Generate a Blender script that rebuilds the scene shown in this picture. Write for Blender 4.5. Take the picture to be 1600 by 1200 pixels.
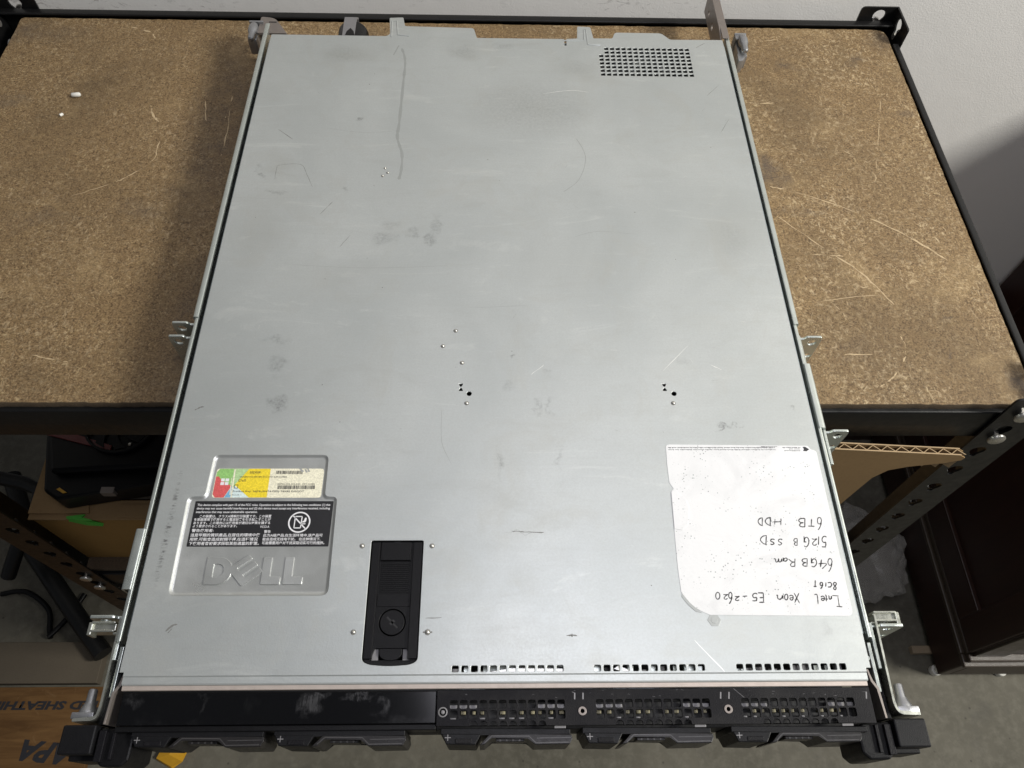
import bpy, bmesh, math, random
from mathutils import Vector, Matrix
random.seed(7)
sc = bpy.context.scene
for o in list(bpy.data.objects):
    bpy.data.objects.remove(o)
Z0 = 1.05                      # height of the server lid above the floor
# ------------------------------------------------------------------ camera
cd = bpy.data.cameras.new('camera'); cam = bpy.data.objects.new('camera', cd); sc.collection.objects.link(cam)
cd.sensor_fit = 'HORIZONTAL'; cd.sensor_width = 36.0; cd.lens = 36.0 * 1190 / 1600
cd.clip_start = 0.02; cd.clip_end = 50
def cam_axes(pitch, yaw, roll):
    cp, sp = math.cos(pitch), math.sin(pitch)
    Rz = Matrix.Rotation(yaw, 3, 'Z')
    fw, up, rt = Rz @ Vector((0, cp, -sp)), Rz @ Vector((0, sp, cp)), Rz @ Vector((1, 0, 0))
    c, s = math.cos(roll), math.sin(roll)
    return c * rt + s * up, -s * rt + c * up, fw
rt, up, fw = cam_axes(1.03907015, -0.0481571387, 0.044355916)
m = Matrix((rt, up, -fw)).transposed().to_4x4()
m.translation = Vector((-0.00434312514, -0.0781169428, 0.462793225 + Z0))
cam.matrix_world = m
sc.camera = cam
# ------------------------------------------------------------------ world and lamps
w = bpy.data.worlds.new('World'); sc.world = w; w.use_nodes = True
bg = w.node_tree.nodes['Background']; bg.inputs[0].default_value = (0.92, 0.95, 1.0, 1); bg.inputs[1].default_value = 0.12
def area(name, loc, target, size, power, col, size_y=None):
    ld = bpy.data.lights.new(name, 'AREA'); ld.energy = power; ld.color = col; ld.size = size
    if size_y: ld.shape = 'RECTANGLE'; ld.size_y = size_y
    lo = bpy.data.objects.new(name, ld); sc.collection.objects.link(lo)
    lo.location = loc
    lo.rotation_euler = (Vector(target) - Vector(loc)).to_track_quat('-Z', 'Y').to_euler()
    return lo
area('lamp_side', (2.45, -0.20, Z0 + 1.75), (0.0, 0.35, Z0), 0.58, 104, (1.0, 0.975, 0.90))
area('lamp_ceiling', (0.20, 0.12, Z0 + 1.25), (0.1, 0.45, Z0), 0.6, 5.2, (0.92, 0.91, 1.0), 0.8)
sc.view_settings.view_transform = 'Standard'; sc.view_settings.look = 'None'
sc.view_settings.exposure = 0.0; sc.view_settings.gamma = 1.0; sc.view_settings.use_curve_mapping = False
# ------------------------------------------------------------------ helpers
S = 0.001
class Thing:
    pass
def tag(o, label=None, cat=None, group=None, kind=None):
    if label: o['label'] = label
    if cat: o['category'] = cat
    if group: o['group'] = group
    if kind: o['kind'] = kind
    return o
def thing(name, base, label, cat, group=None):
    """Empty at the base of a thing (millimetres, lid frame)."""
    o = bpy.data.objects.new(name, None); sc.collection.objects.link(o)
    o.empty_display_size = 0.05
    o.location = (base[0] * S, base[1] * S, base[2] * S + Z0)
    o['base'] = [float(b) for b in base]
    return tag(o, label, cat, group)
def base_of(o):
    while o is not None:
        if 'base' in o: return Vector(o['base'])
        o = o.parent
    return None
def build(name, bm, mats, parent=None, base=None, smooth=None, label=None, recalc=True):
    """Link a bmesh (millimetres, lid frame) as one mesh object."""
    if recalc: bmesh.ops.recalc_face_normals(bm, faces=bm.faces)
    b = base_of(parent) if parent is not None else Vector(base)
    bmesh.ops.transform(bm, matrix=Matrix.Scale(S, 4) @ Matrix.Translation(-b), verts=bm.verts)
    me = bpy.data.meshes.new(name); bm.to_mesh(me); bm.free()
    o = bpy.data.objects.new(name, me); sc.collection.objects.link(o)
    for mt in (mats if isinstance(mats, (list, tuple)) else [mats]): me.materials.append(mt)
    if parent is not None: o.parent = parent
    else: o.location = (b.x * S, b.y * S, b.z * S + Z0); o['base'] = list(b)
    if smooth:
        for p in me.polygons: p.use_smooth = True
        me.set_sharp_from_angle(angle=math.radians(smooth))
    if label: o['label'] = label
    return o
def tag_new(bm, before, mi):
    if mi:
        for f in bm.faces:
            if f not in before: f.material_index = mi
def box(bm, x0, x1, y0, y1, z0, z1, bev=0.0, mi=0, seg=2):
    n = set(bm.faces)
    r = bmesh.ops.create_cube(bm, size=1.0)
    vs = r['verts']
    for v in vs:
        v.co = Vector(((x0 + x1) / 2 + v.co.x * (x1 - x0), (y0 + y1) / 2 + v.co.y * (y1 - y0), (z0 + z1) / 2 + v.co.z * (z1 - z0)))
    if bev:
        es = list({e for v in vs for e in v.link_edges})
        bmesh.ops.bevel(bm, geom=es, offset=bev, segments=seg, affect='EDGES', profile=0.5)
    tag_new(bm, n, mi)
def prism(bm, pts, a0, a1, axis='z', bev=0.0, mi=0, seg=2):
    """Polygon pts swept along an axis: z -> (x,y), y -> (x,z), x -> (y,z)."""
    n = set(bm.faces)
    def P(p, a):
        return {'z': (p[0], p[1], a), 'y': (p[0], a, p[1]), 'x': (a, p[0], p[1])}[axis]
    lo = [bm.verts.new(P(p, a0)) for p in pts]; hi = [bm.verts.new(P(p, a1)) for p in pts]
    k = len(pts)
    fs = [bm.faces.new(lo[::-1]), bm.faces.new(hi)]
    for i in range(k):
        fs.append(bm.faces.new((lo[i], lo[(i + 1) % k], hi[(i + 1) % k], hi[i])))
    if bev:
        es = list({e for v in lo + hi for e in v.link_edges})
        bmesh.ops.bevel(bm, geom=es, offset=bev, segments=seg, affect='EDGES', profile=0.5)
    tag_new(bm, n, mi)
def cyl(bm, c, r, h0, h1, axis='z', seg=24, r2=None, mi=0, bev=0.0):
    n = set(bm.faces)
    r2 = r if r2 is None else r2
    def P(a, rad, h):
        x, y = rad * math.cos(a), rad * math.sin(a)
        return {'z': (c[0] + x, c[1] + y, h), 'y': (c[0] + x, h, c[1] + y), 'x': (h, c[0] + x, c[1] + y)}[axis]
    lo = [bm.verts.new(P(2 * math.pi * i / seg, r, h0)) for i in range(seg)]
    hi = [bm.verts.new(P(2 * math.pi * i / seg, r2, h1)) for i in range(seg)]
    top = bm.faces.new(hi); bm.faces.new(lo[::-1])
    for i in range(seg): bm.faces.new((lo[i], lo[(i + 1) % seg], hi[(i + 1) % seg], hi[i]))
    if bev:
        bmesh.ops.bevel(bm, geom=list(top.edges), offset=bev, segments=2, affect='EDGES', profile=0.5)
    tag_new(bm, n, mi)
def lathe(bm, c, prof, axis='z', seg=20, mi=0):
    """prof: (radius, height) rings around an axis through c."""
    n = set(bm.faces); rings = []
    for r, h in prof:
        ring = []
        for i in range(seg):
            a = 2 * math.pi * i / seg; x, y = r * math.cos(a), r * math.sin(a)
            ring.append(bm.verts.new({'z': (c[0] + x, c[1] + y, h), 'y': (c[0] + x, h, c[1] + y), 'x': (h, c[0] + x, c[1] + y)}[axis]))
        rings.append(ring)
    for A, B in zip(rings, rings[1:]):
        for i in range(seg): bm.faces.new((A[i], A[(i + 1) % seg], B[(i + 1) % seg], B[i]))
    bm.faces.new(rings[0][::-1]); bm.faces.new(rings[-1])
    tag_new(bm, n, mi)
def tube(bm, pts, r, seg=10, mi=0):
    n = set(bm.faces)
    pts = [Vector(p) for p in pts]; rings = []
    for i, p in enumerate(pts):
        d = (pts[min(i + 1, len(pts) - 1)] - pts[max(i - 1, 0)]).normalized()
        u = d.orthogonal().normalized() if i == 0 else (u - d * u.dot(d)).normalized()
        v = d.cross(u)
        rings.append([bm.verts.new(p + r * (math.cos(2 * math.pi * k / seg) * u + math.sin(2 * math.pi * k / seg) * v)) for k in range(seg)])
    for A, B in zip(rings, rings[1:]):
        for i in range(seg): bm.faces.new((A[i], A[(i + 1) % seg], B[(i + 1) % seg], B[i]))
    bm.faces.new(rings[0][::-1]); bm.faces.new(rings[-1])
    tag_new(bm, n, mi)
def smooth_line(pts, n=6):
    pts = [Vector(p) for p in pts]; out = []
    for i in range(len(pts) - 1):
        p0, p1, p2, p3 = pts[max(i - 1, 0)], pts[i], pts[i + 1], pts[min(i + 2, len(pts) - 1)]
        for k in range(n):
            t = k / n
            out.append(0.5 * ((2 * p1) + (-p0 + p2) * t + (2 * p0 - 5 * p1 + 4 * p2 - p3) * t * t + (-p0 + 3 * p1 - 3 * p2 + p3) * t ** 3))
    out.append(pts[-1]); return out
def ribbon(bm, pts, width, z, mi=0, taper=True, jitter=0.0):
    """Thin flat strip lying on a level surface (a drawn line, a scratch)."""
    pts = [Vector((p[0], p[1], 0)) for p in pts]; L = []; R = []; k = len(pts)
    for i, p in enumerate(pts):
        d = pts[min(i + 1, k - 1)] - pts[max(i - 1, 0)]
        if d.length < 1e-6: d = Vector((1, 0, 0))
        d.normalize(); nrm = Vector((-d.y, d.x, 0))
        hw = width / 2 * (1 + jitter * (random.random() - 0.5))
        if taper and i in (0, k - 1): hw *= 0.35
        L.append(bm.verts.new((p.x + nrm.x * hw, p.y + nrm.y * hw, z))); R.append(bm.verts.new((p.x - nrm.x * hw, p.y - nrm.y * hw, z)))
    for i in range(k - 1):
        f = bm.faces.new((R[i], R[i + 1], L[i + 1], L[i])); f.material_index = mi
def flat(bm, pts, z, mi=0):
    f = bm.faces.new([bm.verts.new((p[0], p[1], z)) for p in pts]); f.material_index = mi
    if f.normal.z < 0: f.normal_flip()
    return f
def rounded(pts, r, n=5):
    """Round the corners of a polygon."""
    out = []; k = len(pts)
    rs = r if isinstance(r, (list, tuple)) else [r] * k
    for i in range(k):
        p, a, b = Vector(pts[i][:2]), Vector(pts[i - 1][:2]), Vector(pts[(i + 1) % k][:2])
        rr = min(rs[i], (a - p).length * 0.49, (b - p).length * 0.49)
        if rr < 1e-4: out.append((p.x, p.y)); continue
        p0, p1 = p + (a - p).normalized() * rr, p + (b - p).normalized() * rr
        for j in range(n + 1):
            t = j / n; q = p0 * (1 - t) ** 2 + p * 2 * t * (1 - t) + p1 * t * t
            out.append((q.x, q.y))
    return out
def inset(pts, d):
    k = len(pts); A = sum(pts[i][0] * pts[(i + 1) % k][1] - pts[(i + 1) % k][0] * pts[i][1] for i in range(k))
    sg = 1 if A > 0 else -1; out = []
    for i in range(k):
        a, p, b = Vector(pts[i - 1]), Vector(pts[i]), Vector(pts[(i + 1) % k])
        e1, e2 = (p - a).normalized(), (b - p).normalized()
        n1, n2 = Vector((-e1.y, e1.x)) * sg, Vector((-e2.y, e2.x)) * sg
        nn = (n1 + n2); nn = nn / max(0.25, nn.length_squared / 2)
        q = p + nn * d; out.append((q.x, q.y))
    return out
def mesh_to_bm(bm, me, mi=0, mat=None):
    n = set(bm.faces); nv = set(bm.verts)
    bm.from_mesh(me)
    if mat is not None: bmesh.ops.transform(bm, matrix=mat, verts=[v for v in bm.verts if v not in nv])
    for f in bm.faces:
        if f not in n: f.material_index = mi
    bpy.data.meshes.remove(me)
def plate(bm, outer, holes, ztop, t, bev=0.0, mi=0):
    """Sheet with holes cut through it."""
    cu = bpy.data.curves.new('tmp', 'CURVE'); cu.dimensions = '2D'; cu.fill_mode = 'BOTH'
    for ring in [outer] + list(holes):
        sp = cu.splines.new('POLY'); sp.points.add(len(ring) - 1)
        for q, p in zip(sp.points, ring): q.co = (p[0], p[1], 0, 1)
        sp.use_cyclic_u = True
    cu.extrude = max(t / 2 - bev, 1e-4); cu.bevel_depth = bev; cu.bevel_resolution = 1; cu.offset = -bev
    ob = bpy.data.objects.new('tmp', cu)
    me = bpy.data.meshes.new_from_object(ob)
    bpy.data.objects.remove(ob); bpy.data.curves.remove(cu)
    mesh_to_bm(bm, me, mi, Matrix.Translation((0, 0, ztop - t / 2)))
def text(bm, body, x0, y0, w, h, z, mi=0, rot=0.0, shear=0.0, bold=0.0, cx=None):
    """Lettering fitted into the box at x0,y0 (lower left) of size w,h; rot turns it about the box centre."""
    cu = bpy.data.curves.new('tmp', 'FONT'); cu.body = body; cu.size = 1.0; cu.resolution_u = 2; cu.shear = shear
    cu.offset = bold
    ob = bpy.data.objects.new('tmp', cu)
    me = bpy.data.meshes.new_from_object(ob)
    bpy.data.objects.remove(ob); bpy.data.curves.remove(cu)
    if not me.vertices: return
    xs = [v.co.x for v in me.vertices]; ys = [v.co.y for v in me.vertices]
    sx = w / max(1e-6, max(xs) - min(xs)); sy = h / max(1e-6, max(ys) - min(ys))
    mt = (Matrix.Translation((x0 + w / 2, y0 + h / 2, z)) @ Matrix.Rotation(rot, 4, 'Z') @ Matrix.Diagonal((sx, sy, 1, 1))
          @ Matrix.Translation((-(max(xs) + min(xs)) / 2, -(max(ys) + min(ys)) / 2, 0)))
    mesh_to_bm(bm, me, mi, mt)
def rrect(x0, x1, y0, y1, r, n=3):
    return rounded([(x0, y0), (x1, y0), (x1, y1), (x0, y1)], r, n)
def circle(cx, cy, r, n=20):
    return [(cx + r * math.cos(2 * math.pi * i / n), cy + r * math.sin(2 * math.pi * i / n)) for i in range(n)]
# ------------------------------------------------------------------ materials
class NT:
    def __init__(s, name):
        s.m = bpy.data.materials.new(name); s.m.use_nodes = True; s.t = s.m.node_tree
        s.p = s.t.nodes['Principled BSDF']; s._co = None
    def n(s, kind, **kw):
        x = s.t.nodes.new(kind)
        for k, v in kw.items(): setattr(x, k, v)
        return x
    def put(s, sock, v):
        if hasattr(v, 'links') or isinstance(v, bpy.types.NodeSocket): s.t.links.new(v, sock)
        else: sock.default_value = v
    def co(s):
        if s._co is None: s._co = s.n('ShaderNodeTexCoord').outputs['Object']
        return s._co
    def mapped(s, scale=(1, 1, 1), loc=(0, 0, 0), rot=(0, 0, 0)):
        mp = s.n('ShaderNodeMapping'); s.put(mp.inputs[0], s.co())
        mp.inputs['Scale'].default_value = scale; mp.inputs['Location'].default_value = loc; mp.inputs['Rotation'].default_value = rot
        return mp.outputs[0]
    def noise(s, scale, detail=4, rough=0.55, vec=None, dist=0.0):
        x = s.n('ShaderNodeTexNoise'); s.put(x.inputs['Vector'], vec if vec is not None else s.co())
        x.inputs['Scale'].default_value = scale; x.inputs['Detail'].default_value = detail
        x.inputs['Roughness'].default_value = rough; x.inputs['Distortion'].default_value = dist
        return x.outputs[0]
    def voronoi(s, scale, vec=None, feature='F1', rand=1.0):
        x = s.n('ShaderNodeTexVoronoi', feature=feature); s.put(x.inputs['Vector'], vec if vec is not None else s.co())
        x.inputs['Scale'].default_value = scale; x.inputs['Randomness'].default_value = rand
        return x.outputs[0]
    def ramp(s, v, a, b, lo=0.0, hi=1.0):
        x = s.n('ShaderNodeMapRange'); s.put(x.inputs[0], v)
        x.inputs[1].default_value = a; x.inputs[2].default_value = b; x.inputs[3].default_value = lo; x.inputs[4].default_value = hi
        return x.outputs[0]
    def math(s, op, a, b=0.0):
        x = s.n('ShaderNodeMath', operation=op); s.put(x.inputs[0], a); s.put(x.inputs[1], b); return x.outputs[0]
    def mix(s, f, a, b):
        x = s.n('ShaderNodeMix', data_type='RGBA'); s.put(x.inputs[0], f)
        for sk, v in ((x.inputs[6], a), (x.inputs[7], b)):
            s.put(sk, (*v, 1) if isinstance(v, tuple) and len(v) == 3 else v)
        return x.outputs[2]
    def bump(s, h, strength, dist):
        x = s.n('ShaderNodeBump'); s.put(x.inputs['Height'], h); x.inputs['Strength'].default_value = strength; x.inputs['Distance'].default_value = dist
        s.t.links.new(x.outputs[0], s.p.inputs['Normal'])
    def set(s, **kw):
        for k, v in kw.items():
            s.put(s.p.inputs[{'color': 'Base Color', 'rough': 'Roughness', 'metal': 'Metallic', 'spec': 'Specular IOR Level', 'coat': 'Coat Weight',
                              'alpha': 'Alpha', 'trans': 'Transmission Weight'}[k]], (*v, 1) if isinstance(v, tuple) and len(v) == 3 else v)
        return s
    def spots(s, lst, base, warp=0.0, wscale=120):
        """Soft elliptical marks: (x, y, rx, ry, strength) in millimetres, lid frame."""
        acc = None; src = s.co()
        if warp:
            nz = s.n('ShaderNodeTexNoise'); s.put(nz.inputs['Vector'], src); nz.inputs['Scale'].default_value = wscale; nz.inputs['Detail'].default_value = 5
            sb = s.n('ShaderNodeVectorMath', operation='SUBTRACT'); s.put(sb.inputs[0], nz.outputs['Color']); sb.inputs[1].default_value = (.5, .5, .5)
            sl = s.n('ShaderNodeVectorMath', operation='SCALE'); s.put(sl.inputs[0], sb.outputs[0]); sl.inputs['Scale'].default_value = warp
            ad = s.n('ShaderNodeVectorMath', operation='ADD'); s.put(ad.inputs[0], src); s.put(ad.inputs[1], sl.outputs[0]); src = ad.outputs[0]
        for x, y, rx, ry, k in lst:
            mp = s.n('ShaderNodeMapping'); s.put(mp.inputs[0], src); v = mp.outputs[0]
            mp.inputs['Scale'].default_value = (1000 / rx, 1000 / ry, 0); mp.inputs['Location'].default_value = (-(x - base[0]) / rx, -(y - base[1]) / ry, 0)
            ln = s.n('ShaderNodeVectorMath', operation='LENGTH'); s.put(ln.inputs[0], v)
            q = s.ramp(ln.outputs['Value'], 1.0, 0.25, 0.0, k)
            acc = q if acc is None else s.math('MAXIMUM', acc, q)
        return acc
def simple(name, col, rough=0.5, metal=0.0, var=0.12, scale=60, bump=0.0, bscale=400, spec=0.5, bdist=0.0004):
    t = NT(name); f = t.noise(scale, 5, 0.6)
    lo, hi = tuple(c * (1 - var) for c in col), tuple(min(1, c * (1 + var)) for c in col)
    t.set(color=t.mix(f, lo, hi), rough=t.ramp(t.noise(scale * 2.3, 3), 0.3, 0.7, max(0.03, rough - 0.06), min(1, rough + 0.06)), metal=metal, spec=spec)
    if bump: t.bump(t.noise(bscale, 3), bump, bdist)
    return t.m
SB = (0.0, 290.0, -45.0)       # base of the server (mm, lid frame)
def lid_material():
    t = NT('zinc_lid')
    fine = t.noise(760, 3, 0.7); brushed = t.noise(1, 4, 0.6, t.mapped(scale=(14, 420, 1)))
    cloud = t.noise(6.5, 6, 0.6, dist=0.5); blot = t.noise(19, 7, 0.68, dist=1.0)
    marks = [(-152.5, 178, 9, 7, .55), (-158, 209, 8, 8, .40), (-162, 231, 12, 4, .35), (-51, 341, 5, 14, .30), (-55, 328, 4, 9, .45), (-91, 327, 13, 8, .35),
             (-69, 332, 5, 7, .4), (-87, 342, 10, 6, .25), (34, 204.5, 5, 3, .3), (26, 177, 4, 9, .40), (34, 178, 3, 8, .35), (5.6, 192, 4, 4, .25), (9, 215, 3.2, 2.4, .7),
             (0, 133.6, 4, 13, .4), (40, 134.5, 3, 10, .35), (-122.6, 463, 3.2, 3, .75), (-202, 403, 4, 5, .3), (-197, 394, 5, 2.2, .45), (-184, 376, 10, 4, .4),
             (156, 159.6, 14, 1.4, .7), (14, 85.5, 14, .8, .7), (195, 23.6, 2.5, 8, .22), (29, 480, 70, 48, .2), (3, 565, 12, 9, .22), (-33, 559, 20, 14, .2), (-144, 552, 26, 14, .16),
             (205, 174, 2.4, 4, .6), (-128, 381, 3, 3, .45), (132, 215, 7, 4, .2), (72, 536, 18, 12, .15), (185, 330, 16, 24, .14)]
    sp = t.math('MULTIPLY', t.spots(marks, SB, 0.022, 110), t.ramp(t.noise(420, 5, 0.8), 0.40, 0.60, 0.12, 1.0))
    band = t.math('MULTIPLY', t.spots([(-208, 88, 2.4, 46, .9)], SB), t.ramp(t.noise(1, 3, 0.7, t.mapped(scale=(160, 520, 1))), 0.5, 0.6, 0, 1))
    sp = t.math('MAXIMUM', sp, band)
    base = t.mix(t.ramp(cloud, 0.32, 0.7), (0.47, 0.50, 0.495), (0.585, 0.613, 0.603))
    base = t.mix(t.ramp(brushed, 0.4, 0.75, 0, 0.16), base, (0.47, 0.48, 0.455))
    base = t.mix(t.ramp(blot, 0.52, 0.75, 0, 0.32), base, (0.45, 0.44, 0.39))
    base = t.mix(t.ramp(fine, 0.35, 0.65, 0, 0.26), base, (0.42, 0.43, 0.42))
    swipe = t.noise(1, 5, 0.7, t.mapped(scale=(9, 34, 1), rot=(0, 0, 0.5)), 2.0)
    base = t.mix(t.ramp(swipe, 0.55, 0.72, 0, 0.22), base, (0.40, 0.41, 0.39)); base = t.mix(t.ramp(swipe, 0.42, 0.30, 0, 0.3), base, (0.72, 0.74, 0.71))
    cl = t.spots([(29, 482, 64, 44, .2), (72, 536, 30, 14, .3), (-33, 559, 22, 14, .3), (-144, 552, 34, 18, .28), (188, 340, 34, 60, .2), (-190, 330, 26, 46, .24), (-188, 400, 18, 22, .25), (-120, 290, 60, 24, .14), (55, 300, 60, 40, .12), (0, 22, 34, 20, .12)], SB, 0.06, 22)
    base = t.mix(cl, base, (0.40, 0.405, 0.375))
    base = t.mix(sp, base, (0.16, 0.16, 0.16))
    t.set(color=base, metal=0.66, rough=t.ramp(t.math('ADD', t.math('MULTIPLY', blot, 0.6), t.math('MULTIPLY', fine, 0.5)), 0.3, 0.8, 0.34, 0.52))
    t.bump(t.math('ADD', t.math('MULTIPLY', fine, 0.6), t.math('MULTIPLY', t.noise(9, 3), 3.0)), 0.22, 0.0004)
    return t.m
M_lid = lid_material()
M_badge = simple('zinc_badge', (0.56, 0.575, 0.56), 0.33, 0.75, 0.08, 30, 0.12, 1500)
M_scuff = simple('scuff', (0.19, 0.19, 0.18), 0.6, 0.1, 0.5, 700)
M_smear = simple('smear', (0.385, 0.40, 0.39), 0.50, 0.62, 0.06, 300)
M_bright = simple('scratch_bright', (0.85, 0.85, 0.82), 0.35, 0.6, 0.1, 900)
M_zinc = simple('zinc_rail', (0.58, 0.62, 0.59), 0.30, 0.85, 0.16, 45, 0.1, 900)
M_zincpale = simple('zinc_pale', (0.55, 0.56, 0.50), 0.30, 0.9, 0.12, 80, 0.1, 900)
M_chassis = simple('chassis_steel', (0.36, 0.41, 0.43), 0.32, 0.8, 0.12, 60)
M_edge = simple('raw_edge', (0.46, 0.40, 0.36), 0.5, 0.4, 0.15, 200)
M_pin = simple('cast_pin', (0.36, 0.365, 0.38), 0.36, 0.85, 0.14, 120, 0.2, 900)
M_bracket = simple('dull_bracket', (0.25, 0.22, 0.20), 0.45, 0.6, 0.12, 150)
M_dark = simple('inside_dark', (0.012, 0.012, 0.013), 0.6, 0.0, 0.2, 100)
M_plastic = simple('black_plastic', (0.005, 0.005, 0.0056), 0.38, 0.0, 0.2, 150, 0.25, 1800, 0.2)
M_plastic2 = simple('black_plastic_soft', (0.0065, 0.0065, 0.0075), 0.42, 0.0, 0.2, 150, 0.25, 1500, 0.2)
M_print_w = simple('white_print', (0.72, 0.72, 0.74), 0.6, 0, 0.1, 600)
M_print_k = simple('black_print', (0.02, 0.02, 0.025), 0.6, 0, 0.2, 600)
M_ink = simple('pen_ink', (0.03, 0.028, 0.032), 0.55, 0, 0.5, 700)
M_cream = simple('cream_part', (0.30, 0.27, 0.16), 0.5, 0, 0.1, 200)
M_greypart = simple('grey_part', (0.20, 0.195, 0.20), 0.45, 0.2, 0.1, 200)
M_orange = simple('orange_part', (0.50, 0.10, 0.03), 0.45, 0, 0.15, 100)
M_paint = simple('black_paint', (0.006, 0.006, 0.0062), 0.40, 0.0, 0.25, 70, 0.2, 500, 0.35)
M_bolt = simple('bolt_zinc', (0.62, 0.60, 0.55), 0.30, 0.85, 0.2, 200, 0.3, 600)
def gloss():
    t = NT('gloss_black'); d = t.noise(26, 7, 0.6, dist=0.2); d2 = t.noise(1, 5, 0.7, t.mapped(scale=(900, 160, 1)))
    k = t.math('MULTIPLY', t.ramp(d, 0.56, 0.85), t.ramp(d2, 0.35, 0.7, 0.2, 1.0))
    k = t.math('MAXIMUM', t.math('MULTIPLY', k, 0.5), t.math('MULTIPLY', t.spots([(-108, -15, 9, 7, .7), (-104, -11, 6, 3, .7), (-80, -10.5, 12, 2.2, .5), (-168, -15, 2, 8, .3), (-66, -17, 3, 6, .35), (-208, -12, 6, 4, .4)], SB, 0.02, 150), t.ramp(d2, 0.35, 0.65, 0.2, 1.0)))
    t.set(color=t.mix(k, (0.0015, 0.0015, 0.002), (0.05, 0.05, 0.052)), rough=t.ramp(k, 0, 1, 0.12, 0.6)); return t.m
M_gloss = gloss()
M_glint_stud = simple('lever_glint_stud', (0.045, 0.043, 0.044), 0.35, 0, 0.3, 200)  # lighter grey for painted edge highlights on the levers and for their studs
M_lever = simple('lever_plastic', (0.014, 0.013, 0.0135), 0.34, 0, 0.2, 150, 0.2, 1500, 0.3)
def powder():
    t = NT('powder_black'); d = t.noise(30, 6, 0.65)
    t.set(color=t.mix(t.ramp(d, 0.45, 0.75), (0.006, 0.0057, 0.0072), (0.02, 0.019, 0.019)), rough=0.48, spec=0.16); t.bump(t.noise(1500, 2), 0.5, 0.0004); return t.m
M_powder = powder()
def paper():
    t = NT('paper_label')
    v = t.voronoi(430); keep = t.noise(60, 3, 0.6); v2 = t.voronoi(900)
    sp = t.math('MULTIPLY', t.ramp(v, 0.20, 0.10), t.ramp(keep, 0.46, 0.58)); sp2 = t.math('MULTIPLY', t.ramp(v2, 0.14, 0.06), t.ramp(t.noise(110, 2), 0.52, 0.62))
    sp = t.math('MAXIMUM', sp, sp2)
    c = t.mix(t.ramp(t.noise(30, 6, 0.7, dist=1.0), 0.5, 0.7, 0, 0.7), (0.75, 0.755, 0.765), (0.65, 0.655, 0.665))
    t.set(color=t.mix(t.math('MULTIPLY', sp, 0.95), c, (0.12, 0.15, 0.15)), rough=0.62, spec=0.3)
    t.bump(t.math('ADD', t.noise(24, 5, 0.6), t.math('MULTIPLY', t.noise(300, 3), 0.2)), 0.3, 0.0014); return t.m
M_paper = paper()
def sticker(name, col, rough=0.5):
    t = NT(name); t.set(color=t.mix(t.ramp(t.noise(1100, 2), 0.35, 0.65), tuple(c * 0.82 for c in col), tuple(min(1, c * 1.08) for c in col)), rough=rough); return t.m
M_green = sticker('sticker_green', (0.27, 0.52, 0.16)); M_red = sticker('sticker_red', (0.62, 0.10, 0.10)); M_yellow = sticker('sticker_yellow', (0.80, 0.62, 0.03))
M_creams = sticker('sticker_cream', (0.80, 0.77, 0.60)); M_blue = sticker('sticker_blue', (0.18, 0.42, 0.62)); M_pblue = sticker('sticker_pale_blue', (0.62, 0.74, 0.74))
M_lgreen = sticker('sticker_pale_green', (0.42, 0.60, 0.30)); M_warn = sticker('sticker_black', (0.012, 0.012, 0.014), 0.4)
RB = (-50.0, 435.0, -1050.0)   # base of the shelving rack
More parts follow.
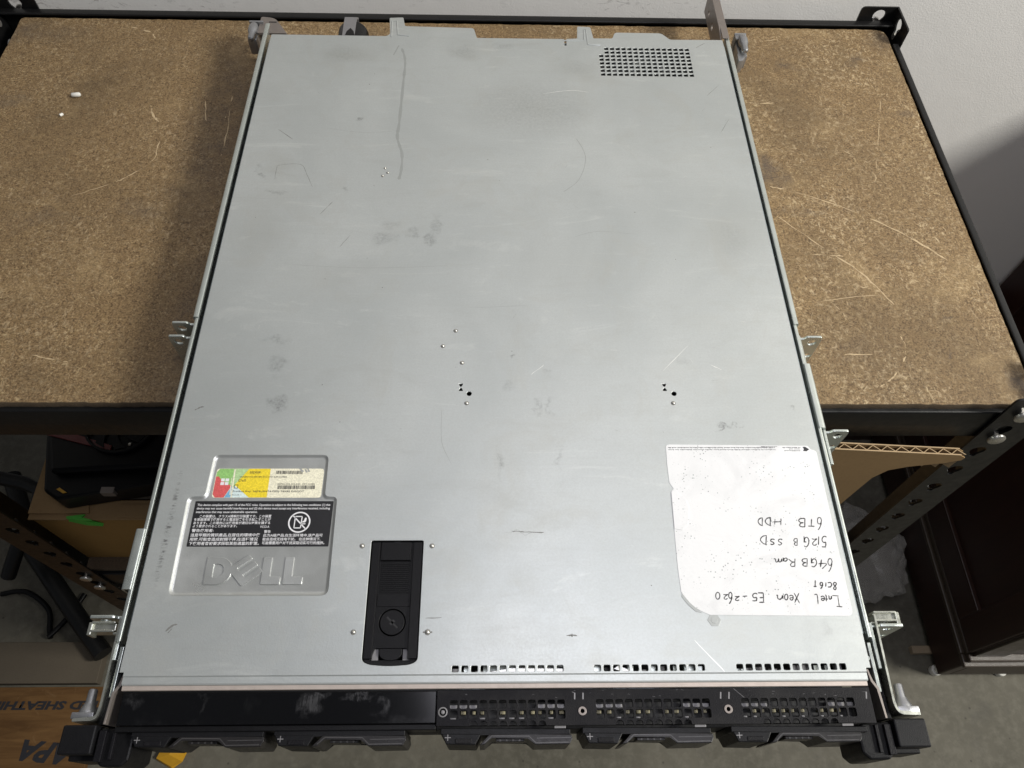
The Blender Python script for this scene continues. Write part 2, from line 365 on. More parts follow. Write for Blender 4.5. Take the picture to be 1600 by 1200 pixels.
def chipboard():
    t = NT('chipboard')
    g = t.noise(620, 3, 0.6); g2 = t.noise(170, 4, 0.65); big = t.noise(5, 4, 0.55)
    fl = t.noise(1, 5, 0.75, t.mapped(scale=(260, 160, 1), rot=(0, 0, 0.6)), 0.6); fl2 = t.noise(1, 5, 0.75, t.mapped(scale=(150, 270, 1), rot=(0, 0, -0.5)), 0.6)
    zone = t.noise(11, 5, 0.6)
    c = t.mix(t.ramp(g, 0.40, 0.62), (0.098, 0.061, 0.029), (0.268, 0.178, 0.089))
    c = t.mix(t.ramp(g2, 0.45, 0.62, 0, 0.4), c, (0.25, 0.168, 0.078)); c = t.mix(t.math('MULTIPLY', t.ramp(t.noise(360, 5, 0.8), 0.56, 0.62), t.ramp(t.noise(38, 4, 0.6), 0.40, 0.62, 0.25, 0.95)), c, (0.45, 0.34, 0.185)); c = t.mix(t.ramp(t.noise(260, 4, 0.7), 0.42, 0.34, 0, 0.75), c, (0.07, 0.042, 0.02))
    k = t.math('MAXIMUM', t.ramp(fl, 0.53, 0.66), t.ramp(fl2, 0.55, 0.68))
    sx = t.n('ShaderNodeSeparateXYZ'); t.put(sx.inputs[0], t.co()); k = t.math('MULTIPLY', t.math('MULTIPLY', k, t.ramp(zone, 0.36, 0.60, 0.12, 1.0)), t.ramp(sx.outputs[0], 0.0, 0.35, 0.5, 0.95))
    c = t.mix(k, c, (0.56, 0.44, 0.27))
    c = t.mix(t.ramp(t.voronoi(75), 0.09, 0.04, 0, 0.55), c, (0.05, 0.035, 0.02))
    c = t.mix(t.ramp(t.noise(8, 6, 0.65, dist=0.8), 0.47, 0.70, 0, 0.5), c, (0.095, 0.066, 0.036)); c = t.mix(t.ramp(t.noise(14, 6, 0.65, dist=0.5), 0.55, 0.72, 0, 0.35), c, (0.40, 0.29, 0.15))
    st = t.spots([(-471, 539, 22, 16, .6), (373, 615, 17, 11, .65), (400, 529, 14, 12, .5), (252, 450, 16, 24, .75), (-400, 383, 40, 14, .4), (408, 222, 16, 22, .8), (370, 283, 3.5, 3, .8), (364, 251, 3, 3, .7),
                  (284, 257, 26, 16, .25), (-491, 642, 70, 25, .55), (408, 646, 26, 20, .6), (-262, 500, 42, 150, .55), (-245, 260, 34, 120, .45), (300, 600, 25, 8, .4), (255, 402, 90, 6, .45), (-320, 400, 30, 18, .3)], RB, 0.05, 30)  # the long ellipses darken the board left of the server
    st = t.math('MULTIPLY', st, t.ramp(t.noise(45, 6, 0.75), 0.36, 0.6, 0.2, 1.0))
    c = t.mix(st, c, (0.075, 0.060, 0.050))
    t.set(color=c, rough=0.62, spec=0.3)
    t.bump(t.math('ADD', g, t.math('MULTIPLY', g2, 1.5)), 0.35, 0.0006); return t.m
M_chip = chipboard()
M_chipscratch = simple('board_scratch', (0.47, 0.355, 0.21), 0.7, 0, 0.6, 420)
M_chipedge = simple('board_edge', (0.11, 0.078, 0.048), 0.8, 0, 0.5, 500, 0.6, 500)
def wallmat():
    t = NT('wall_paint')
    sc_ = t.noise(1, 5, 0.7, t.mapped(scale=(55, 1, 140)), 1.0); zone = t.noise(9, 3, 0.6)
    sx = t.n('ShaderNodeSeparateXYZ'); t.put(sx.inputs[0], t.co())
    k = t.math('MULTIPLY', t.math('MULTIPLY', t.ramp(sc_, 0.57, 0.64), t.ramp(zone, 0.44, 0.62)), t.math('MULTIPLY', t.ramp(sx.outputs[2], 0.985, 1.0), t.ramp(sx.outputs[0], 0.42, 0.25, 0.12, 1.0)))
    c = t.mix(t.noise(3, 4), (0.84, 0.825, 0.80), (0.89, 0.875, 0.85))
    t.set(color=t.mix(t.math('MULTIPLY', k, 0.6), c, (0.36, 0.34, 0.33)), rough=0.7, spec=0.25)
    t.bump(t.math('ADD', t.noise(520, 3, 0.6), t.math('MULTIPLY', t.noise(45, 3), 1.2)), 0.22, 0.0012); return t.m
M_wall = wallmat()
def concrete():
    t = NT('concrete')
    a = t.noise(5, 6, 0.6, dist=0.4); b = t.noise(60, 5, 0.65); sp = t.voronoi(38)
    c = t.mix(t.ramp(a, 0.3, 0.72), (0.088, 0.082, 0.064), (0.165, 0.154, 0.124)); c = t.mix(t.ramp(b, 0.45, 0.75, 0, 0.5), c, (0.22, 0.207, 0.17))
    c = t.mix(t.ramp(sp, 0.10, 0.05, 0, 0.6), c, (0.05, 0.045, 0.04)); c = t.mix(t.ramp(t.noise(14, 5, 0.65), 0.56, 0.74, 0, 0.6), c, (0.085, 0.08, 0.07))
    t.set(color=c, rough=0.75, spec=0.3); t.bump(t.noise(120, 4), 0.3, 0.001); return t.m
M_conc = concrete()
def card(name, col):
    t = NT(name); flu = t.n('ShaderNodeTexWave'); t.put(flu.inputs['Vector'], t.co()); flu.inputs['Scale'].default_value = 60; flu.inputs['Distortion'].default_value = 0.6
    c = t.mix(t.noise(12, 5), tuple(x * 0.8 for x in col), tuple(x * 1.12 for x in col)); c = t.mix(t.ramp(t.noise(300, 3), 0.5, 0.8, 0, 0.3), c, tuple(x * 0.6 for x in col))
    t.set(color=c, rough=0.8, spec=0.2); t.bump(t.math('ADD', t.math('MULTIPLY', flu.outputs[0], 0.05), t.noise(30, 3)), 0.2, 0.0012); return t.m
M_card = card('cardboard', (0.33, 0.215, 0.105)); M_card2 = card('cardboard_orange', (0.36, 0.205, 0.065)); M_card3 = card('cardboard_grey', (0.12, 0.10, 0.075))
M_flute = simple('corrugation', (0.42, 0.30, 0.17), 0.8, 0, 0.2, 300)
def ply():
    t = NT('sheathing_wood'); wv = t.noise(1, 5, 0.6, t.mapped(scale=(7, 60, 1), rot=(0, 0, 0.05)), 1.5); fl = t.noise(24, 5, 0.7, dist=1.5)
    c = t.mix(t.ramp(wv, 0.3, 0.7), (0.10, 0.048, 0.015), (0.185, 0.098, 0.035)); c = t.mix(t.ramp(fl, 0.6, 0.75, 0, 0.5), c, (0.25, 0.15, 0.07))
    t.set(color=c, rough=0.7, spec=0.3); t.bump(fl, 0.2, 0.001); return t.m
M_ply = ply()
def wood():
    t = NT('dark_wood'); g = t.noise(1, 5, 0.6, t.mapped(scale=(70, 70, 5)), 1.0)
    t.set(color=t.mix(g, (0.011, 0.0034, 0.002), (0.034, 0.0115, 0.0065)), rough=0.38); t.bump(g, 0.08, 0.0005); return t.m
M_wood = wood()
M_wood2 = simple('dark_wood_trim', (0.045, 0.032, 0.022), 0.4, 0, 0.25, 40)
M_whitepl = simple('white_plastic', (0.72, 0.71, 0.66), 0.4, 0, 0.06, 100)
M_beige = simple('beige_wood', (0.32, 0.25, 0.17), 0.7, 0, 0.2, 80)
M_yellowpl = simple('yellow_plastic', (0.62, 0.33, 0.02), 0.4, 0, 0.15, 50)
M_greenp = simple('green_paint', (0.08, 0.45, 0.05), 0.5, 0, 0.2, 90)
M_gpured = simple('red_plastic', (0.17, 0.012, 0.012), 0.35, 0, 0.2, 60)
def bagmat():
    t = NT('clear_bag'); t.set(color=(0.55, 0.53, 0.49), rough=0.22, alpha=0.38); t.bump(t.noise(40, 5, 0.6), 0.6, 0.004); return t.m
M_bag = bagmat()
HAND = [[(203.4,86.1),(204.9,87.7),(206.5,90.7),(206.5,91.2),(207.0,92.5),(206.9,93.7),(206.4,94.4),(205.5,94.3),(204.7,93.4),(204.3,92.0),(204.3,90.8),(204.9,90.1),(205.7,90.3),(206.5,91.2)],[(201.7,88.5),(197.4,88.7)],[(199.5,88.6),(200.8,93.5)],[(195.3,88.2),(196.5,93.8)],[(195.7,88.3),(193.3,88.2),(192.1,89.3),(193.5,90.7),(194.9,90.9),(193.2,91.1),(192.2,92.4),(193.7,93.7),(196.7,93.8)],[(203.4,75.0),(205.7,75.1),(206.5,77.9),(205.2,77.8),(204.5,79.3),(205.4,81.2),(206.9,81.9),(207.8,81.2)],[(201.5,76.1),(203.0,81.9)],[(200.5,76.9),(199.5,76.0),(198.1,76.3),(198.2,77.5),(199.8,79.0),(201.3,80.2),(199.7,79.9),(198.1,80.3)],[(192.3,75.7),(193.5,74.9),(195.3,76.8),(196.0,79.4),(195.3,81.2),(193.7,80.5),(192.9,78.2)],[(194.3,78.2),(192.3,78.1)],[(192.8,78.1),(193.5,82.1)],[(187.9,76.0),(188.8,80.4)],[(188.2,76.1),(186.8,76.0),(186.3,76.9),(187.1,77.9),(187.8,78.1),(186.9,78.3),(186.4,79.3),(187.3,80.3),(188.9,80.4)],[(204.2,59.0),(205.7,60.7),(207.3,63.6),(207.3,64.1),(207.8,65.5),(207.7,66.7),(207.2,67.4),(206.4,67.2),(205.6,66.3),(205.1,65.0),(205.2,63.8),(205.7,63.1),(206.5,63.2),(207.3,64.1)],[(200.5,60.8),(204.0,64.1),(198.8,64.0)],[(199.7,61.9),(201.4,66.8)],[(194.3,62.7),(195.5,62.1),(197.4,63.6),(198.0,65.7),(197.2,67.2),(195.6,66.6),(194.8,64.8)],[(196.3,64.8),(194.2,64.7)],[(194.7,64.7),(195.2,67.9)],[(191.4,62.6),(192.5,67.3)],[(191.8,62.7),(189.8,62.6),(188.9,63.5),(190.1,64.6),(191.2,64.8),(189.8,65.0),(189.0,66.1),(190.2,67.2),(192.6,67.3)],[(183.7,62.4),(184.8,67.5)],[(183.9,62.6),(181.8,62.4),(181.2,63.5),(182.5,64.9),(184.0,65.2),(182.4,65.5),(180.6,67.2)],[(177.2,66.0),(178.6,65.8),(179.8,66.8),(179.3,67.8),(178.0,67.3),(177.2,66.0),(177.5,67.5),(177.1,67.8)],[(176.2,65.3),(176.4,67.3),(175.9,66.0),(174.8,65.2),(174.3,65.8),(174.4,67.3),(173.9,65.9),(172.8,65.2),(172.3,65.8),(172.4,67.2),(171.3,67.2)],[(205.0,48.5),(205.6,47.8),(206.6,48.7),(206.3,49.9),(205.5,51.3),(206.5,52.4),(207.4,51.5),(206.1,50.0),(205.0,48.8),(205.1,48.2)],[(201.6,49.5),(203.2,49.6),(204.3,50.9),(203.9,52.2),(202.1,52.1)],[(200.3,49.6),(201.1,52.4)],[(196.8,48.4),(197.7,49.2),(198.6,50.6),(198.6,50.9),(198.8,51.5),(198.8,52.1),(198.4,52.4),(197.9,52.3),(197.4,51.9),(197.2,51.3),(197.2,50.7),(197.6,50.4),(198.1,50.4),(198.6,50.9)],[(194.8,49.8),(192.8,49.9)],[(193.8,49.9),(194.7,53.8)],[(207.9,37.4),(204.3,37.7)],[(206.0,37.5),(206.5,44.0)],[(207.2,44.0),(203.1,44.3)],[(202.3,42.1),(202.6,43.9),(202.2,42.8),(201.4,42.0),(200.9,42.5),(201.1,43.9),(200.7,43.8)],[(198.7,40.7),(199.4,44.1),(198.8,44.5)],[(200.1,42.1),(197.6,42.2)],[(198.0,42.6),(196.2,42.4),(196.2,41.5),(197.0,41.3),(197.9,42.3),(197.9,43.6),(197.0,43.9),(195.9,43.4)],[(193.3,39.0),(193.8,42.7),(193.8,44.9),(192.3,44.9)],[(182.1,39.6),(179.9,46.1)],[(179.1,39.9),(183.0,46.0)],[(178.9,43.1),(176.9,42.9),(177.0,41.9),(177.8,41.6),(178.8,42.8),(178.7,44.2),(177.7,44.5),(176.6,44.0)],[(174.5,41.7),(175.2,42.3),(175.6,43.3),(175.7,44.3),(175.4,45.1),(174.7,45.1),(174.0,44.5),(173.6,43.5),(173.6,42.4),(174.0,41.8),(174.7,41.8)],[(172.4,42.3),(172.6,44.4),(171.9,43.1),(170.5,42.1),(169.3,42.7),(169.4,44.5),(168.8,44.3)],[(180.0,89.3),(181.0,93.9)],[(176.1,89.7),(177.1,93.6)],[(180.5,91.6),(175.4,91.5)],[(173.1,89.3),(174.3,94.4)],[(173.7,89.1),(171.9,89.6),(170.5,91.2),(170.7,92.6),(172.3,94.1),(174.6,94.5)],[(167.9,89.1),(169.0,94.2)],[(168.4,89.0),(166.9,89.5),(165.9,91.0),(166.0,92.5),(167.4,93.9),(169.2,94.3)],[(175.9,76.7),(176.9,76.2),(178.2,77.0),(177.7,77.9),(176.6,78.5),(176.7,79.5),(177.9,80.1),(179.2,79.7)],[(171.0,76.9),(172.1,76.5),(173.4,77.2),(172.8,78.1),(171.7,78.6),(171.8,79.6),(173.0,80.1),(174.3,79.7)],[(168.1,76.7),(169.4,82.4)],[(168.8,76.6),(166.8,77.1),(165.3,78.8),(165.4,80.4),(167.2,82.0),(169.8,82.5)],[(160.1,40.4),(161.0,46.2)],[(160.6,40.4),(157.3,40.3)],[(160.5,43.2),(158.2,43.1)],[(161.1,46.0),(157.6,46.1)],[(153.4,41.3),(155.8,41.4),(156.3,43.2),(154.9,43.1),(154.1,44.1),(154.8,45.4),(156.2,45.8),(157.2,45.3)],[(150.8,44.2),(147.8,44.0)],[(145.4,42.0),(144.6,41.5),(143.4,41.7),(143.4,42.4),(144.6,43.3),(145.8,44.0),(144.4,43.8),(143.1,44.0)],[(138.9,39.5),(140.1,40.9),(141.2,43.3),(141.2,43.7),(141.5,44.8),(141.4,45.8),(141.0,46.4),(140.3,46.3),(139.7,45.5),(139.4,44.4),(139.5,43.4),(140.0,42.8),(140.6,43.0),(141.2,43.7)],[(138.4,42.9),(137.6,42.3),(136.5,42.5),(136.5,43.3),(137.7,44.4),(138.9,45.2),(137.5,45.0),(136.2,45.2)],[(132.6,42.3),(133.3,42.8),(133.8,43.7),(134.0,44.9),(133.8,45.9),(133.3,46.4),(132.6,46.4),(131.9,45.8),(131.5,44.7),(131.4,43.6),(131.7,42.7),(132.3,42.3),(133.0,42.5)]]
# ------------------------------------------------------------------ setting: floor and wall
def surface(name, pts, mt):
    bm = bmesh.new(); bm.faces.new([bm.verts.new(p) for p in pts]); o = build(name, bm, mt, base=(0, 0, -1050), recalc=False); o['kind'] = 'structure'; return o
surface('floor', [(-2600, -1800, -1050), (2600, -1800, -1050), (2600, 700, -1050), (-2600, 700, -1050)], M_conc)
surface('wall', [(-2600, 700, -1050), (2600, 700, -1050), (2600, 700, 1500), (-2600, 700, 1500)], M_wall)
# ------------------------------------------------------------------ shelving rack
rack = thing('shelving_rack', RB, 'black steel shelving rack with a worn chipboard top carrying the silver server', 'shelf rack')
bx0, bx1, by0, by1 = -503.0, 418.5, 203.0, 667.0
bm = bmesh.new()
outl = rounded([(bx0, by0), (bx1, by0), (bx1, by1), (bx0, by1)], [4, 4, 14, 4], 5)
# slightly ragged sawn edges
ol = []
for i in range(len(outl)):
    a, b = Vector(outl[i]), Vector(outl[(i + 1) % len(outl)]); k = max(1, int((b - a).length / 6))
    for j in range(k):
        q = a.lerp(b, j / k); ol.append((q.x + random.uniform(-.5, .5), q.y + random.uniform(-.5, .5)))
plate(bm, ol, [], -45, 11, 0.6)
for f in bm.faces:
    if abs(f.normal.z) < 0.5: f.material_index = 1
zb = -44.94
scr = [([(-385, 653), (-363, 645), (-356, 635)], 1.6), ([(-336, 529), (-331, 517), (-323, 508)], 1.4), ([(-320, 510), (-318, 480), (-319, 458), (-336, 438), (-353, 426), (-386, 410)], 1.0),
       ([(-262, 547), (-258, 502), (-257, 464)], 1.0), ([(248, 545), (274, 547)], 1.3), ([(248, 433), (276, 424), (323, 401), (365, 371), (390, 346)], 1.2), ([(250, 396), (284, 359), (311, 331), (330, 298)], 1.1), ([(270, 352), (299, 350)], 1.0), ([(305, 317), (322, 312)], 1.0),
       ([(389, 569), (375, 521), (359, 468), (349, 435)], 0.9), ([(298, 219), (310, 227), (321, 239)], 1.4), ([(277, 248.5), (299, 248.6)], 1.0), ([(-288, 547), (-280, 511)], 1.0),
       ([(-363, 245), (-335, 239)], 1.3), ([(229, 288), (273, 302), (329, 309)], .8), ([(327, 270), (328, 254), (323, 242)], 1.0), ([(270, 640), (300, 648), (318, 640)], .9), ([(330, 480), (352, 462)], .8)]
for _ in range(12):
    x, y = random.choice([random.uniform(-490, -240), random.uniform(240, 405)]), random.uniform(215, 655)
    a = random.uniform(0, math.pi); l = random.uniform(4, 22)
    scr.append(([(x, y), (x + l * .5 * math.cos(a), y + l * .5 * math.sin(a)), (x + l * math.cos(a + .3), y + l * math.sin(a + .3))], random.uniform(.4, .9)))
for pts, wd in scr:
    ln = smooth_line([(p[0], p[1], 0) for p in pts], 8)
    run = []
    for p in ln:
        if random.random() < (0.86 if wd > .95 else 0.7): run.append((p.x + random.uniform(-.5, .5), p.y + random.uniform(-.5, .5)))
        elif len(run) > 1: ribbon(bm, run, wd * random.uniform(.5, 1), zb, 2, True, 1.5); run = []
        else: run = []
    if len(run) > 1: ribbon(bm, run, wd, zb, 2, True, 1.2)
build('shelf_board', bm, [M_chip, M_chipedge, M_chipscratch], rack, recalc=False)
def beam(x0, x1, y0, y1, z1, z0, face):
    """L-shaped beam: upright web on the outer side plus a ledge under the board."""
    bm = bmesh.new()
    if face in ('front', 'rear'):
        o, i = (y0, y1) if face == 'front' else (y1, y0); d = 1 if face == 'front' else -1
        prof = rounded([(o, z0), (o - d * .8, (z0 + z1) / 2), (o, z1), (o + d * 9, z1), (o + d * 9, z1 - 3), (o + d * 3, z1 - 4), (o + d * 3, z0 + 14), (o + d * 24, z0 + 12), (o + d * 24, z0 + 10), (o + d * 3, z0)], 1.5, 3)
        prism(bm, prof, x0, x1, 'x')
    else:
        o = x0 if face == 'left' else x1; d = 1 if face == 'left' else -1
        prof = rounded([(o, z0), (o, z1), (o + d * 6, z1), (o + d * 6, z1 - 3), (o + d * 3, z1 - 4), (o + d * 3, z0 + 14), (o + d * 24, z0 + 12), (o + d * 24, z0 + 10), (o + d * 3, z0)], 1.2, 3)
        prism(bm, prof, y0, y1, 'y')
    return build('beam', bm, M_paint, rack, smooth=40)
def tier(zt, shift=0):
    beam(-525, 427, 199.5, 240, zt - 7, zt - 48, 'front'); beam(-525, 427, 640, 677.5, zt + 3.5, zt - 46, 'rear')
    beam(-525, -480, 240, 640, zt + 2, zt - 46, 'left'); beam(390, 425.5, 240, 640, zt + 2, zt - 46, 'right')
tier(-45)
tier(-468)
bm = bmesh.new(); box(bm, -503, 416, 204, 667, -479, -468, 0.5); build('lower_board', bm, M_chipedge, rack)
def keyhole(cx, cz, r=6.6):
    pts = []
    for i in range(13):
        a = math.radians(-30 + i * 240 / 12); pts.append((cx + r * math.cos(a), cz + r * math.sin(a)))
    return pts + [(cx - r * .45, cz - r * 1.1), (cx - r * .35, cz - r * 1.7), (cx + r * .35, cz - r * 1.7), (cx + r * .45, cz - r * 1.1)]
def post(xc, front, right, lean=0.0):
    """Slotted angle post; xc/yc is the outer corner."""
    yo = 197.0 if front else 680.0; dx = -1 if right else 1; dy = 1 if front else -1
    ztop, zbot, fw_ = -26.0, -1050.0, 41.0
    holes_z = [-35.6 - 38.55 * k for k in range(26)]
    bm = bmesh.new()
    # flange across (x-z plane)
    b2 = bmesh.new()
    xa, xb = sorted((xc, xc + dx * fw_)); xm = xc + dx * (25.5 if front else 19.5)
    plate(b2, rounded([(xa, zbot), (xb, zbot), (xb, ztop), (xa, ztop)], [0, 0, 5 if not right else 2, 5 if right else 2]), [keyhole(xm, z) for z in holes_z], 0, 1.8)
    bmesh.ops.transform(b2, matrix=Matrix.Translation((0, yo + dy * 0.9, 0)) @ Matrix(((1, 0, 0, 0), (0, 0, 1, 0), (0, 1, 0, 0), (0, 0, 0, 1))), verts=b2.verts)
    me = bpy.data.meshes.new('t'); b2.to_mesh(me); b2.free(); mesh_to_bm(bm, me)
    b2 = bmesh.new()
    ya, yb = sorted((yo, yo + dy * fw_)); ym = yo + dy * 19.5
    plate(b2, rounded([(ya, zbot), (yb, zbot), (yb, ztop), (ya, ztop)], 2), [keyhole(ym, z) for z in holes_z], 0, 1.8)
    bmesh.ops.transform(b2, matrix=Matrix.Translation((xc + dx * 0.9, 0, 0)) @ Matrix(((0, 0, 1, 0), (1, 0, 0, 0), (0, 1, 0, 0), (0, 0, 0, 1))), verts=b2.verts)
    me = bpy.data.meshes.new('t'); b2.to_mesh(me); b2.free(); mesh_to_bm(bm, me)
    def shear(b):
        for v in b.verts: v.co.x += lean * (v.co.z + 45)
    shear(bm)
    o = build('post', bm, M_paint, rack)
    for z in (-48, -86, -473, -511):
        bb = bmesh.new()
        lathe(bb, (xm, z), [(3.4, yo + dy * 3), (3.4, yo - dy * 2.2), (6.4, yo - dy * 2.4), (7.0, yo - dy * 3.2), (6.8, yo - dy * 4.6), (6.0, yo - dy * 5.2)], 'y', 20); shear(bb)
        build('bolt', bb, M_bolt, o, smooth=40)
        bb = bmesh.new(); s = -dx
        lathe(bb, (ym, z), [(3.4, xc - s * 3), (3.4, xc + s * 2.2), (6.4, xc + s * 2.4), (7.0, xc + s * 3.2), (6.8, xc + s * 4.6), (6.0, xc + s * 5.2)], 'x', 20); shear(bb)
        build('bolt', bb, M_bolt, o, smooth=40)
    return o
post(-527.5, True, False); post(430, True, True, -0.022); post(-527.5, False, False); post(430, False, True)
# ------------------------------------------------------------------ the server
srv = thing('rack_server', SB, 'long flat silver rack server with scuffed metal lid lying across the chipboard shelf', 'server')
bm = bmesh.new()
box(bm, -216, 216, -24, 577, -44.6, -43.4)                                     # tray floor
for s in (-1, 1): box(bm, *sorted((s * 215.2, s * 216.6)), 4, 577, -43.4, -2.2)
box(bm, -215, 215, 575.6, 577, -43.3, -3)
build('chassis', bm, M_chassis, srv)
# lid with all its openings
back = [(-217.3, 580.4), (-217.3, 2.2), (-214.8, 2.2), (-214.8, 0.0), (213.8, 0.0), (213.8, 2.2), (216.6, 2.2), (216.6, 581.2), (165.5, 580.6), (157.9, 590.2), (112.5, 590.4), (109.6, 581.2), (91.2, 581.0), (89.2, 598.4), (76.4, 599.2), (75.4, 580.6),
        (65.0, 579.6), (64.6, 569.5), (62.9, 569.5), (62.5, 579.4), (-21.2, 579.2), (-24.4, 594.2), (-91.0, 595.8), (-93.4, 609.4), (-106.8, 608.4), (-104.6, 584.0), (-107.2, 580.2)]
outer = rounded(back, [1.5, .3, .3, .3, .3, .3, .3, 1.5, 2, 3, 3, 2, 1, 2, 2, 1, .3, .2, .2, .3, 1.2, 3, 2, 1.5, 1.5, 1.5, 2], 4)
badge = [(-188.8, 138.6), (-113.6, 138.6), (-113.0, 109.2), (-105.0, 108.9), (-103.9, 45.7), (-199.2, 45.9), (-200.2, 109.2), (-189.4, 109.2)]
badge_o = rounded(badge, [4, 4, 3, 3, 4.5, 4.5, 4, 3], 5)
latch_o = rounded([(-80.4, 79.8), (-47.8, 79.8), (-47.9, 7.6), (-52, 5.6), (-64, 4.6), (-76, 5.6), (-80.2, 7.6)], [1.2, 1.2, 3, 3, 6, 3, 3], 5)
holes = [badge_o, latch_o]
for r in range(8):
    for c in range(15 if r < 2 else 16):
        x, y = 179.9 - 5.53 * c, 565.6 - 5.34 * r
        holes.append([(x - 1.95, y - 1.75), (x + 1.95, y - 1.75), (x + 1.95, y + 1.75), (x - 1.95, y + 1.75)])
for gx in (-27.9, 54.5, 137.6):
    for k in range(12):
        x = gx + 1.95 + 5.51 * k; holes.append(rrect(x - 1.95, x + 1.95, 1.25, 4.75, 0.8))
for x, y in ((-21.3, 185.9), (122.7, 186.3)): holes.append(circle(x, y, 1.75))
for x, y in ((-27.2, 191.1), (116.5, 191.5)):
    holes.append([(x - 1.5, y + 2.9), (x + 1.5, y + 2.9), (x + .9, y + 1.4), (x + .25, y + .5), (x - .25, y + .5), (x - .9, y + 1.4)])
    holes.append([(x - .25, y - .5), (x + .25, y - .5), (x + .9, y - 1.4), (x + 1.5, y - 2.9), (x - 1.5, y - 2.9), (x - .9, y - 1.4)])
bm = bmesh.new()
plate(bm, outer, holes, 0, 1.1, 0.22)
# rolled front lip
prism(bm, [(0.1, -0.05), (-0.5, -0.38), (-3.9, -0.5), (-4.6, -0.75), (-4.9, -1.5), (-4.9, -2.0), (-0.2, -1.6)], -214.6, 213.6, 'x')
# pressed ribs on the rear tabs
for pts in ([(-103, 579, -.2), (-103.9, 603, -.2), (-99.3, 603.3, -.2), (-97, 582, -.2), (-86, 580.4, -.2)], [(62, 577, -.2), (76, 577.4, -.2), (82, 578, -.2), (82.6, 594, -.2), (84.6, 594, -.2), (85.3, 571, -.2), (97, 570.6, -.2)]):
    tube(bm, pts, 0.75, 8)
# long dull streak, scratches and scuffs on the metal
ribbon(bm, [(p.x, p.y) for p in smooth_line([(-91.9, 562, 0), (-87.7, 543.8, 0), (-87.5, 512, 0), (-87.7, 461, 0), (-88.1, 441, 0), (-83, 421.6, 0), (-82.3, 402.6, 0), (-83.7, 391, 0)], 6)], 2.3, 0.03, 2, True, .7)
ribbon(bm, [(-95, 566), (-99, 552)], 3.2, 0.03, 2)
K = 1
for pts, wd, mi in [([(-186.1, 390), (-186.3, 403), (-184, 406.5), (-167, 407.4), (-160, 395), (-154, 381.8)], .26, K), ([(-144.3, 351.7), (-135.6, 365.7)], .4, K), ([(-191.7, 449.8), (-177.3, 437.3)], .45, K),
                    ([(22.5, 201.8), (31.9, 209.8)], .35, 3), ([(151.9, 210.3), (159.6, 206)], .4, 3), ([(115, 18.4), (130.4, 0.5)], .5, 3), ([(-40, 173.2), (-39, 148.7), (-32, 132)], .3, 2), ([(67, 443), (74, 420), (67, 393), (53, 378.6)], .5, 2),
                    ([(138, 227), (117, 205)], .3, 3), ([(7.7, 85.7), (16, 85.2), (27.9, 84.8)], .55, K), ([(-208.4, 172.4), (-205, 174.6), (-202.7, 175)], .9, K), ([(-34.8, 32.2), (-44.3, 31.8)], .5, K), ([(188.8, 568.5), (199.2, 576.4)], .45, K),
                    ([(-125, 318), (-118, 330)], .3, K), ([(39.2, 21.3), (42.5, 21.6), (45.6, 21.2)], .7, K), ([(42.4, 20.4), (42.6, 22.4)], .7, K), ([(-196, 25), (-193, 28), (-190, 29)], 1.0, K), ([(-194.5, 24), (-192.6, 26.5)], .6, K), ([(196, 452), (206, 470)], .3, K), ([(190, 500), (204, 516)], .25, K),
                    ([(-150, 452), (-120, 447), (-92, 449)], .25, 2), ([(-160, 300), (-100, 297), (-40, 300)], .2, 2), ([(60, 330), (80, 336), (110, 333)], .25, 2), ([(40, 500), (64, 505), (82, 503)], .4, 3), ([(-18, 260), (20, 262)], .2, 2)]:
    ln = smooth_line([(p[0], p[1], 0) for p in pts], 5)
    ribbon(bm, [(p.x + random.uniform(-.12, .12), p.y + random.uniform(-.12, .12)) for p in ln], wd, 0.04, mi, True, .9)
y = 50.0
while y < 126:                                                     # rubbed-off band of hatching near the left edge
    if random.random() < .82:
        wd = random.uniform(1.6, 4.2); xl = -208.4 + (y - 88) * .008 + random.uniform(-.5, .5); ribbon(bm, [(xl - wd / 2, y), (xl + wd / 2, y + random.uniform(-.2, .2))], random.uniform(.12, .42), 0.04, random.choice((1, 1, 2)), True)
        y += random.choice((.55, .8, 1.0))
    else: y += random.uniform(2, 5)
for _ in range(60):
    x, y = random.uniform(-205, 205), random.uniform(150, 570); a = random.uniform(0, 6.28); l = random.uniform(1, 5)
    ribbon(bm, [(x, y), (x + l * math.cos(a), y + l * math.sin(a))], random.uniform(.15, .4), 0.04, random.choice((1, 2, 2, 3)), True)
for _ in range(26):
    x, y = random.uniform(-210, 210), random.uniform(20, 575); r = random.uniform(.25, .6)
    flat(bm, [(x + r * random.uniform(.6, 1.3) * math.cos(t), y + r * random.uniform(.6, 1.3) * math.sin(t)) for t in (0, 1.2, 2.5, 3.8, 5)], 0.045, 1)
lid = build('lid', bm, [M_lid, M_scuff, M_smear, M_bright], srv, recalc=False)
def rivet(x, y, r=1.5, wings=False):
    bm = bmesh.new(); lathe(bm, (x, y), [(r * 1.0, -.3), (r, 0.1), (r * .86, .5), (r * .55, .85), (r * .2, 1.0)], 'z', 14)
    cyl(bm, (x, y), r * 1.32, -.05, .055, mi=1)
    if wings:
        for s in (-1, 1): cyl(bm, (x + s * 2.3, y), .55, .0, .06, mi=1)
    build('rivet', bm, [M_bolt, M_scuff], lid, smooth=50)
for x, y in ((-32.1, 238.9), (-41, 225.4), (-26.8, 211.2), (-22.9, 178.2), (121.3, 178.6), (-85.9, 76.3), (-42.4, 76.2), (-86.4, 23.9)): rivet(x, y, 1.25)
rivet(-42.8, 23.7, 1.35, True)
for x, y in ((-95.8, 403.9), (-93.3, 398.7), (-97.3, 395)): rivet(x, y, 1.0)
